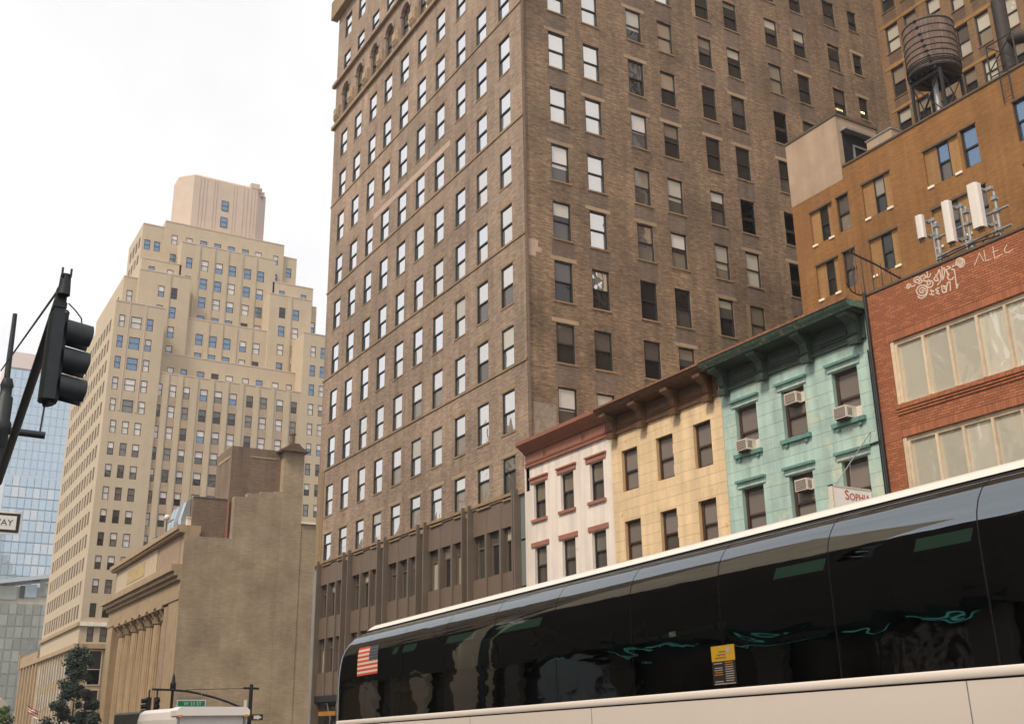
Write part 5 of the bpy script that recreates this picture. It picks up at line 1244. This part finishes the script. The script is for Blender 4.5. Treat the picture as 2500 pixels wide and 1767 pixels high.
def wins(i):
    n, x0, x1, y0, y1, zt = masses[i]; out = []
    if n == 'main_block':
        for r in trow[3:]:
            for a, c in cw:
                if 32.3 < (a + c) / 2 < 54.4: out.append((a, c, r - HW, r))
    elif 'pavilion' in n and 'inner' not in n:
        for k, r in enumerate(trow):
            if 25 < x0 + 1 and x0 < 30:
                sp = [(25.66, 26.5), (27.4, 28.95), (29.72, 30.66)] if k < 5 else cw[:3]
                sp = sp + ([] if k < 3 else [])
            else: sp = [(55.74, 56.64), (57.46, 58.36), (59.3, 60.2)]
            for a, c in sp: out.append((a, c, r - HW, r))
    elif n == 'second_tier':
        for a, c in cw[3:12]: out.append((a, c, 55.7 - HW + .3, 55.7))
        out = [(a, c, 53.0, 54.75) for a, c in cw[3:13]]
    elif n == 'third_tier':
        out = [(a, c, z - HW, z) for a, c in cw[6:12] if c < 50.2 for z in (62.0, 58.8)]
    elif n == 'inner_pavilion':
        for z in (68.9, 65.6, 62.3, 59.1):
            for a, c in ([(31.98, 32.94), (34.0, 35.0)] if x0 < 40 else [(51.9, 53.0), (54.3, 55.4)]): out.append((a, c, z - HW, z))
    elif n == 'centre_tier':
        for z in (76.2, 72.9, 69.6, 66.3):
            for a, c in [(36.7, 37.7), (39.2, 40.4), (41.6, 42.8), (43.9, 45.1), (46.5, 47.7), (48.8, 50.0)]: out.append((a, c, z - HW, z))
    elif n == 'upper_tier':
        for a, c in [(34.6, 35.6), (37.0, 38.1), (39.4, 40.6), (41.8, 43.0), (44.2, 45.4), (46.7, 47.9), (49.0, 50.2), (52.3, 53.2)]: out.append((a, c, 79.3, 81.1))
        out.append((34.6, 35.6, 75.8, 77.6)); out.append((52.3, 53.2, 75.8, 77.6))
    elif n == 'side_tier':
        for a, c in [(x0 + 1.2, x0 + 2.2), (x1 - 2.2, x1 - 1.2)]: out.append((a, c, 71.6, 73.4))
    elif n == 'upper_shoulder' and x0 < 40: out = [(30.3, 31.3, 77.6, 79.4), (31.9, 32.9, 77.6, 79.4)]
    elif n == 'upper_shoulder': out = [(54.9, 55.9, 77.6, 79.4)]
    elif n == 'shoulder': out = [((x0 + x1) / 2 - .45, (x0 + x1) / 2 + .45, z - HW, z) for z in (67.6, 64.3)]
    return out
wparts = []
rowsW = [60.8 - P_ * k for k in range(14)]
wy = [(161.4 + 2.3 * k, 162.9 + 2.3 * k) for k in range(14)]
westpanes = MB(); westpanes2 = MB()
for i, (n, x0, x1, y0, y1, zt) in enumerate(masses):
    ops = wins(i); b = MB(); ops = [o for o in ops if o[3] < zt - .4]
    facade(b, PL('S', y0), x0, x1, -6 if y0 < T0 + 1 else 40, zt, ops, 0.35, 0)
    zb = -6 if y0 < T0 + 1 else 40
    # west side with narrow windows
    if x0 < 36 and n != 'main_block':
        wo = []
        for zr in ([60.8 - P_ * k for k in range(-7, 14)]):
            if zr > zt - 1.0: continue
            for a, c in wy:
                if a > y0 + 1 and c < y1 - 1: wo.append((a, c, zr - HW, zr))
        facade(b, PL('W', x0), y0, y1, zb, zt, wo, 0.22, 0)
        for (a, c, z0, z1) in wo:
            mb = westpanes2 if R_.random() < .35 else westpanes
            PL('W', x0).box(mb, a, c, 0.06, 0.22, z0, z1)
    else: b.quad((x0, y0, zb), (x0, y1, zb), (x0, y1, zt), (x0, y0, zt))
    b.quad((x1, y0, zb), (x1, y1, zb), (x1, y1, zt), (x1, y0, zt)); b.quad((x0, y1, zb), (x1, y1, zb), (x1, y1, zt), (x0, y1, zt))
    b.quad((x0, y0, zt), (x1, y0, zt), (x1, y1, zt), (x0, y1, zt))
    w_ = b.build(n, Mt['tower'], TW); wparts.append(w_)
    slab(w_, 'parapet_cap', PL('S', y0), x0, x1, zt - .12, zt + .05, -0.06, 0.3, Mt['tower_crown'])
    for (a, c, z0, z1) in ops:
        hi = z1 > 52; r = R_.random()
        if hi: up, low = R_.choice([('blue', 'blue'), ('twhite', 'blue'), ('blue', 'blue'), ('twhite', 'twhite')])
        elif z1 > 44: up, low = R_.choice([('twhite', 'twhite'), ('twhite', 'tgrey'), ('tgreen', 'tdark'), ('twhite', 'blue'), ('tgrey', 'tgrey'), ('twhite', 'twhite')])
        else: up, low = R_.choice([('twhite', 'tgreen'), ('tgrey', 'tgrey'), ('twhite', 'tgrey'), ('tgreen', 'tdark'), ('tgreen', 'tgreen'), ('twhite', 'tdark'), ('twhite', 'twhite')])
        if R_.random() < .07: up = low = 'tdark'
        window(TW, PL('S', y0), a, c, z0, z1, d=0.10, frame='frame_br', up=up, low=low, fw=0.09, split=0.52)
westpanes.build('west_windows', Mt['westdark'], TW, kind='stuff'); westpanes2.build('west_windows', Mt['westdark2'], TW, kind='stuff')
# thin piers between the window columns, standing a little proud, with rougher spandrels between
for (xa, zt) in [(33.47, 52.6), (35.53, 52.6), (37.8, 52.6), (40.27, 52.6), (42.53, 52.6), (44.9, 52.6), (47.42, 52.6), (49.87, 52.6), (52.4, 52.6)]:
    slab(TW, 'pier', PT, xa - .34, xa + .34, 16.6, zt, -0.14, 0.1, Mt['tower'])
for (xa, y0, z0, zt) in [(38.5, T0 + 9, 64.5, 78.6), (41.0, T0 + 9, 64.5, 78.6), (43.35, T0 + 9, 64.5, 78.6), (45.8, T0 + 9, 64.5, 78.6), (48.25, T0 + 9, 64.5, 78.6), (33.47, T0 + 5.5, 57, 71), (53.65, T0 + 5.5, 57, 71), (40.27, T0 + 6, 57, 64.2), (42.53, T0 + 6, 57, 64.2), (44.9, T0 + 6, 57, 64.2), (47.42, T0 + 6, 57, 64.2)]:
    slab(TW, 'pier', PL('S', y0), xa - .34, xa + .34, z0, zt, -0.14, 0.1, Mt['tower'])
for (xa) in (27.0, 29.4):
    slab(TW, 'fluting', PL('S', T0 - .25), xa - .09, xa + .09, 46.0, 62.9, -0.08, 0.05, Mt['tower_crown'])
for k, r in enumerate(trow[3:14]):
    for a, c in cw[3:13]:
        slab(TW, 'spandrel', PT, a - .05, c + .05, r - P_ + .05, r - HW - .05, -0.02, 0.05, Mt['tower_sp'])
# crown : ridged block with chamfered corners
CR0 = T0 + 14; cx0, cx1 = 35.7, 51.5; zc0, zc1 = 83, 94.6
b = MB(); ch = 2.2
oct_ = [(cx0 + ch, CR0), (cx1 - ch, CR0), (cx1, CR0 + ch), (cx1, 181 - ch), (cx1 - ch, 181), (cx0 + ch, 181), (cx0, 181 - ch), (cx0, CR0 + ch)]
top = [(cx0 + ch + .2, CR0 + .2), (cx1 - ch - .2, CR0 + .2), (cx1 - .3, CR0 + ch), (cx1 - .3, 181 - ch), (cx1 - ch, 180.7), (cx0 + ch, 180.7), (cx0 + .3, 181 - ch), (cx0 + .3, CR0 + ch)]
vs = [(x, y, zc0) for x, y in oct_] + [(x, y, zc1 - .35) for x, y in oct_] + [(x + (43.6 - x) * .02, y + (177 - y) * .02, zc1) for x, y in top]
b.add(vs, [(k, (k + 1) % 8, 8 + (k + 1) % 8, 8 + k) for k in range(8)] + [(8 + k, 8 + (k + 1) % 8, 16 + (k + 1) % 8, 16 + k) for k in range(8)] + [tuple(range(16, 24))])
cr_ = b.build('crown', Mt['tower_crown'], TW)
PC = PL('S', CR0)
for xa in (38.9, 39.5, 40.1, 41.4, 41.9, 44.9, 45.4, 46.7, 47.4, 48.1, 48.7): slab(cr_, 'rib', PC, xa - .13, xa + .13, 84, 94.0, -0.07, 0.05, Mt['tower_crown'])
for z in (88.6, 85.4):
    window(cr_, PC, 43.0, 44.2, z, z + 1.9, d=-0.07, frame='frame_br', up='blue', low='blue', fw=0.08)
for k in range(3): slab(cr_, 'stepped_cap', PC, 48.0 + k * .5, 49.6 + k * .55, 94.3 - k * .5, 95.3 - k * .55, -0.05 + k * .25, 2.5, Mt['tower_crown'])
slab(cr_, 'dark_vent', PC, 47.0, 49.6, 84.0, 84.35, -0.12, 0.05, Mt['frame_br'])
# base: cornices and tall lower windows
for z, h, pr in ((15.25, .5, .35), (12.3, .6, .5)):
    slab(TW, 'string_cornice', PL('S', T0 - .25), 24.9, 61.6, z, z + h, -pr, 0.1, Mt['coping' if z > 13 else 'bankstone'])
    slab(TW, 'string_cornice', PL('W', 24.98), T0 - .25 - pr, 195, z, z + h, -pr, 0.1, Mt['bankstone'])
b = MB(); b.box(24.9, 61.6, T0 - .32, T0 - .252, -6, 12.29); b.build('base_face', Mt['tower_base'], TW)
b = MB(); b.box(24.91, 24.975, T0 - .2, 194.8, -6, 12.29); b.build('base_face', Mt['tower_base'], TW)
window(TW, PL('S', T0 - .32), 26.5, 28.3, 7.5, 12.1, d=-.06, frame='frame_cream', up='tdark', low='blue', fw=.12, split=.45)
window(TW, PL('S', T0 - .32), 26.5, 28.3, 2.0, 7.0, d=-.06, frame='frame_cream', up='tdark', low='tdark', fw=.12, split=.45)
slab(TW, 'white_pier', PL('S', T0 - .32), 28.55, 29.25, -4, 12.2, -.2, .05, Mt['bankstone'])
for k in range(13):
    y = 161.5 + k * 2.5
    for z in (8.6, 4.6, 0.8): slab(TW, 'tall_window', PL('W', 24.9), y, y + .9, z, z + 2.6, -.02, .03, G['tdark'] if (k + int(z)) % 3 == 0 else G['tgrey'])
    slab(TW, 'pier', PL('W', 24.9), y - 1.0, y - .5, -4, 12.2, -.12, .03, Mt['tower_base'])

# low colonnaded block beyond the tower
LB = thing('low_pillared_block', 'low tan block with tall slim pillars just beyond the stepped tower at left', 'building', (FX, 196, gz(196)))
b = MB(); b.box(25.3, 45, 195.3, 217, -6, 12.4); b.build('wall', Mt['tower_base'], LB)
b = MB(); b.box(24.7, 45, 195.3, 217.4, 12.4, 14.2); b.box(24.5, 45, 216.6, 217.8, 12.2, 14.9); b.build('entablature', Mt['bankstone'], LB)
for k in range(6):
    slab(LB, 'pillar', PL('W', 25.3), 196.2 + k * 3.9, 197.2 + k * 3.9, -6, 12.4, -.5, .1, Mt['bankstone'])
    for z in (8.2, 3.2, -1.8):
        if k < 5: slab(LB, 'window', PL('W', 25.3), 197.7 + k * 3.9, 199.6 + k * 3.9, z, z + 3.4, -.06, .05, G['tdark'] if (k + int(z)) % 2 else G['tgrey'])

# ------------------------------------------------------------------ far hazy glass tower and lower glass blocks
GY = 420.0
GTW = thing('blue_glass_tower', 'pale blue glass tower with pink parapet far behind the signal pole', 'building', (20, GY, gz(330)))
b = MB(); b.box(31.15, 72, GY + .3, GY + 40, -8, 130.4); b.build('core', Mt['gtower'], GTW)
b = MB(); b.box(31.0, 72.2, GY - .3, GY + 40, 130.4, 136.5); b.build('parapet', Mt['pinkband'], GTW)
b = MB()
nx, nz = 12, 30
for i in range(10):
    for j in range(30):
        x = 31.3 + i * 2.3; z = 129.9 - (j + 1) * 3.35
        slab(GTW, 'glass_panel', PL('S', GY), x + .05, x + 2.22, z + .12, z + 3.2, 0.0, .3, G['gblue'])
for j in range(31):
    z = 129.9 - j * 3.35 - .1; slab(GTW, 'spandrel_band', PL('S', GY), 31.15, 54.3, z, z + .2, -.05, .25, Mt['gtower'])
GL = thing('mottled_glass_block', 'paler mottled blue glass block below the blue tower, left of the stepped tower', 'building', (20, 380, gz(330)))
b = MB(); b.box(31.6, 60, 380.3, 400, -8, 82.0); b.build('core', Mt['gtower'], GL)
for i in range(9):
    for j in range(20):
        x = 31.8 + i * 2.2; z = 81.6 - (j + 1) * 3.6
        slab(GL, 'glass_panel', PL('S', 380), x + .06, x + 2.08, z + .2, z + 3.4, round(R_.uniform(-.03, .05), 2), .3, G['gblue'] if R_.random() < .72 else G['gpale'])
LG = thing('low_grid_building', 'low grey green glass building with stone grid at far left behind the tree', 'building', (20, 320, gz(320)))
b = MB(); b.box(24, 70, 320.3, 345, -8, 39.0); b.build('core', Mt['low_stone'], LG)
b = MB(); b.prism([(24, 38.6), (70, 46.2), (70, 47.2), (24, 39.6)], 1, 318.6, 330); b.build('sloping_roof', Mt['gtower'], LG)
for i in range(9):
    for j in range(11):
        x = 26 + i * 2.0; z = 34.6 - (j + 1) * 3.05
        slab(LG, 'glass_panel', PL('S', 320), x + .14, x + 1.86, z + .14, z + 2.9, round(R_.uniform(0, .05), 2), .3, G['ggrey'])
for (a, c, z0, z1, m) in ((29.2, 33.4, 35.4, 38.4, G['ggrey']), (34.1, 35.3, 35.9, 39.2, Mt['frame_teal']), (35.35, 38.3, 36.2, 39.6, G['gblue']), (38.9, 41, 36.6, 40.2, G['ggrey']), (36.9, 38.7, 40.4, 41.6, Mt['frame_dk'])):
    slab(LG, 'penthouse_panel', PL('S', 320), a, c, z0, z1, -.2, .25, m)
for k in range(2): 
    t = thing('stone_gable', ['rounded pale stone gable at the very left edge of the frame', 'rounded pale stone gable between the left edge and the pillared block'][k], 'gable', (20.5 + k * 2.6, 232, gz(232)), 'stone gables at far left')
    b = MB(); b.prism([(20.0 + k * 2.7, -5), (22.5 + k * 2.7, -5), (22.5 + k * 2.7, 6.2), (22.0 + k * 2.7, 7.3), (21.2 + k * 2.7, 7.9), (20.5 + k * 2.7, 7.3), (20.0 + k * 2.7, 6.2)], 1, 231, 236); b.build('gable_wall', Mt['low_stone'], t)
    b = MB(); b.box(20.7 + k * 2.7, 21.7 + k * 2.7, 230.9, 231.02, 3, 6); b.build('arched_window', G['tdark'], t)

# ------------------------------------------------------------------ trees
def tree(name, label, x, y, h, rad, leafmat, n, crown_lo=.25, seed=1, narrow=1.0):
    rr = random.Random(seed); z0 = gz(y); t = thing(name, label, 'tree', (x, y, z0), None)
    b = MB(); b.tube((x, y, z0), (x, y, z0 + h * .55), .17, 8, r2=.08)
    for k in range(9):
        a = rr.uniform(0, 6.28); zz = z0 + h * rr.uniform(.28, .7); L = rad * rr.uniform(.5, .9)
        b.tube((x, y, zz), (x + L * math.cos(a), y + L * math.sin(a), zz + L * rr.uniform(.4, .9)), .05, 5, r2=.015)
    b.build('trunk', Mt['bark'], t)
    b = MB(); cl = []
    for k in range(64):
        f = rr.random(); zz = crown_lo + (1 - crown_lo) * f; w = rad * narrow * (1.05 - f ** 1.7) ** .8 * rr.uniform(.35, 1.0); a = rr.uniform(0, 6.28)
        cl.append((x + w * math.cos(a), y + w * math.sin(a), z0 + h * zz, rad * rr.uniform(.10, .30)))
    for k in range(n):
        cx, cy, cz, cr = cl[rr.randrange(len(cl))]
        d = Vector((rr.gauss(0, 1), rr.gauss(0, 1), rr.gauss(0, .8))).normalized() * cr * rr.uniform(.3, 1.25)
        p = Vector((cx, cy, cz)) + d; s = rr.uniform(.12, .26)
        u = Vector((rr.gauss(0, 1), rr.gauss(0, 1), rr.gauss(0, .6))).normalized(); v = u.orthogonal().normalized()
        b.add([p - u * s, p + v * s * .5, p + u * s, p - v * s * .5], [(0, 1, 2, 3)])
    b.build('crown', leafmat, t); return t
tree('street_tree', 'dark green street tree in front of the colonnade and tower base', 22.3, 140, 13.6, 3.1, Mt['leaf_dk'], 13000, .18, 3)
tree('street_tree', 'light green young tree at the lower left corner of the street', 19.3, 180, 8.4, 2.1, Mt['leaf_lt'], 4000, .2, 5)
tree('street_tree', 'small dark bush like tree between the dark street tree and the colonnade', 23.2, 132, 6.0, 1.6, Mt['leaf_dk'], 2500, .2, 8)
t = thing('striped_flag', 'small red and white flag on a slanting pole from the tower base wall', 'flag', (24.9, 188, 4.5))
b = MB(); b.tube((24.9, 188, 4.2), (23.2, 188, 5.6), .05, 6); b.build('flagpole', Mt['black'], t)
b = MB()
for k in range(6):
    for j in range(6):
        def fp(i, q): return (23.3 + .36 * q + .05 * i, 188 + .12 * math.sin(q * 1.3 + i), 5.55 - .22 * i - .19 * q)
        b.quad(fp(k, j), fp(k + 1, j), fp(k + 1, j + 1), fp(k, j + 1), k % 2)
b.build('cloth', [Mt['flagred'], Mt['signwhite']], t)

# ------------------------------------------------------------------ the near side of the avenue (seen only in reflections)
PE = PL('E', -4.2)
def west_block(label, y0, y1, h, mat, pitch, ww, fh):
    t = thing('avenue_block', label, 'building', (-4.2, (y0 + y1) / 2, gz((y0 + y1) / 2)))
    ops = []; n = int((y1 - y0 - 1) // pitch); off = ((y1 - y0) - n * pitch) / 2
    for i in range(n):
        z = 9.6
        while z + fh < h: ops.append((y0 + off + i * pitch + (pitch - ww) / 2, y0 + off + i * pitch + (pitch + ww) / 2, z, z + fh * .6)); z += fh
    b = MB(); facade(b, PE, y0, y1, 3.6, h, ops, .3, 0)
    for y in (y0, y1): b.quad((-4.2, y, -5), (-22, y, -5), (-22, y, h), (-4.2, y, h))
    b.quad((-22, y0, -5), (-22, y1, -5), (-22, y1, h), (-22, y0, h)); b.quad((-4.2, y0, h), (-4.2, y1, h), (-22, y1, h), (-22, y0, h))
    b.build('wall', mat, t)
    for o in ops: slab(t, 'window', PE, o[0], o[1], o[2], o[3], .2, .24, G['wb'])
    for i in range(n + 1): slab(t, 'pilaster', PE, y0 + off + i * pitch - .45, y0 + off + i * pitch + .45, -2, h, -.18, .05, Mt['wbp'] if h < 12 else mat)
    slab(t, 'dark_reflection_band', PE, y0 + .05, y1 - .05, 3.62, 9.0, -.19, -.02, Mt['wb1'])  # unseen dark band, added so the bus glass reflects a dark wall
    slab(t, 'shopfront', PE, y0 + .1, y1 - .1, -2, 3.58, .25, .3, G['wb'])
    return t
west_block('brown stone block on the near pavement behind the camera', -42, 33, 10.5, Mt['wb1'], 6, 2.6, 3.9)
west_block('pale limestone block on the near pavement up the avenue', 36, 96, 31, Mt['wb2'], 5, 2.2, 3.9)
west_block('tall pale block further up the near side of the avenue', 99, 150, 24, Mt['wb2'], 6, 2.4, 3.9)
cpy = thing('shop_canopy', 'dark shop canopy with greenish tube lamps on the near pavement', 'canopy', (-3.4, 21, 3.6))
b = MB(); b.box(-4.18, -2.6, 13, 29, 3.55, 3.75); b.build('roof', Mt['black'], cpy)
TL = emit('teal_tube', (.25, .9, .75), 0.22)
for k in range(9):
    for x in (-3.9, -3.4):
        if R_.random() < .55:
            b = MB(); b.tube((x, 13.6 + k * 1.7, 3.47), (x, 14.9 + k * 1.7, 3.47), .014, 6); b.build('tube_lamp', TL, cpy)

# ------------------------------------------------------------------ thin summer haze over the whole street
b = MB(); b.box(-700, 800, -400, 1000, -9.5, 160)
m = bpy.data.materials.new('haze'); m.use_nodes = True; t = m.node_tree; t.nodes.clear()
o_ = t.nodes.new('ShaderNodeOutputMaterial'); v_ = t.nodes.new('ShaderNodeVolumePrincipled')
v_.inputs['Color'].default_value = (.95, .96, 1, 1); v_.inputs['Density'].default_value = 0.00042; v_.inputs['Anisotropy'].default_value = 0.2
t.links.new(v_.outputs[0], o_.inputs['Volume'])
hz = b.build('haze', m); hz['kind'] = 'stuff'
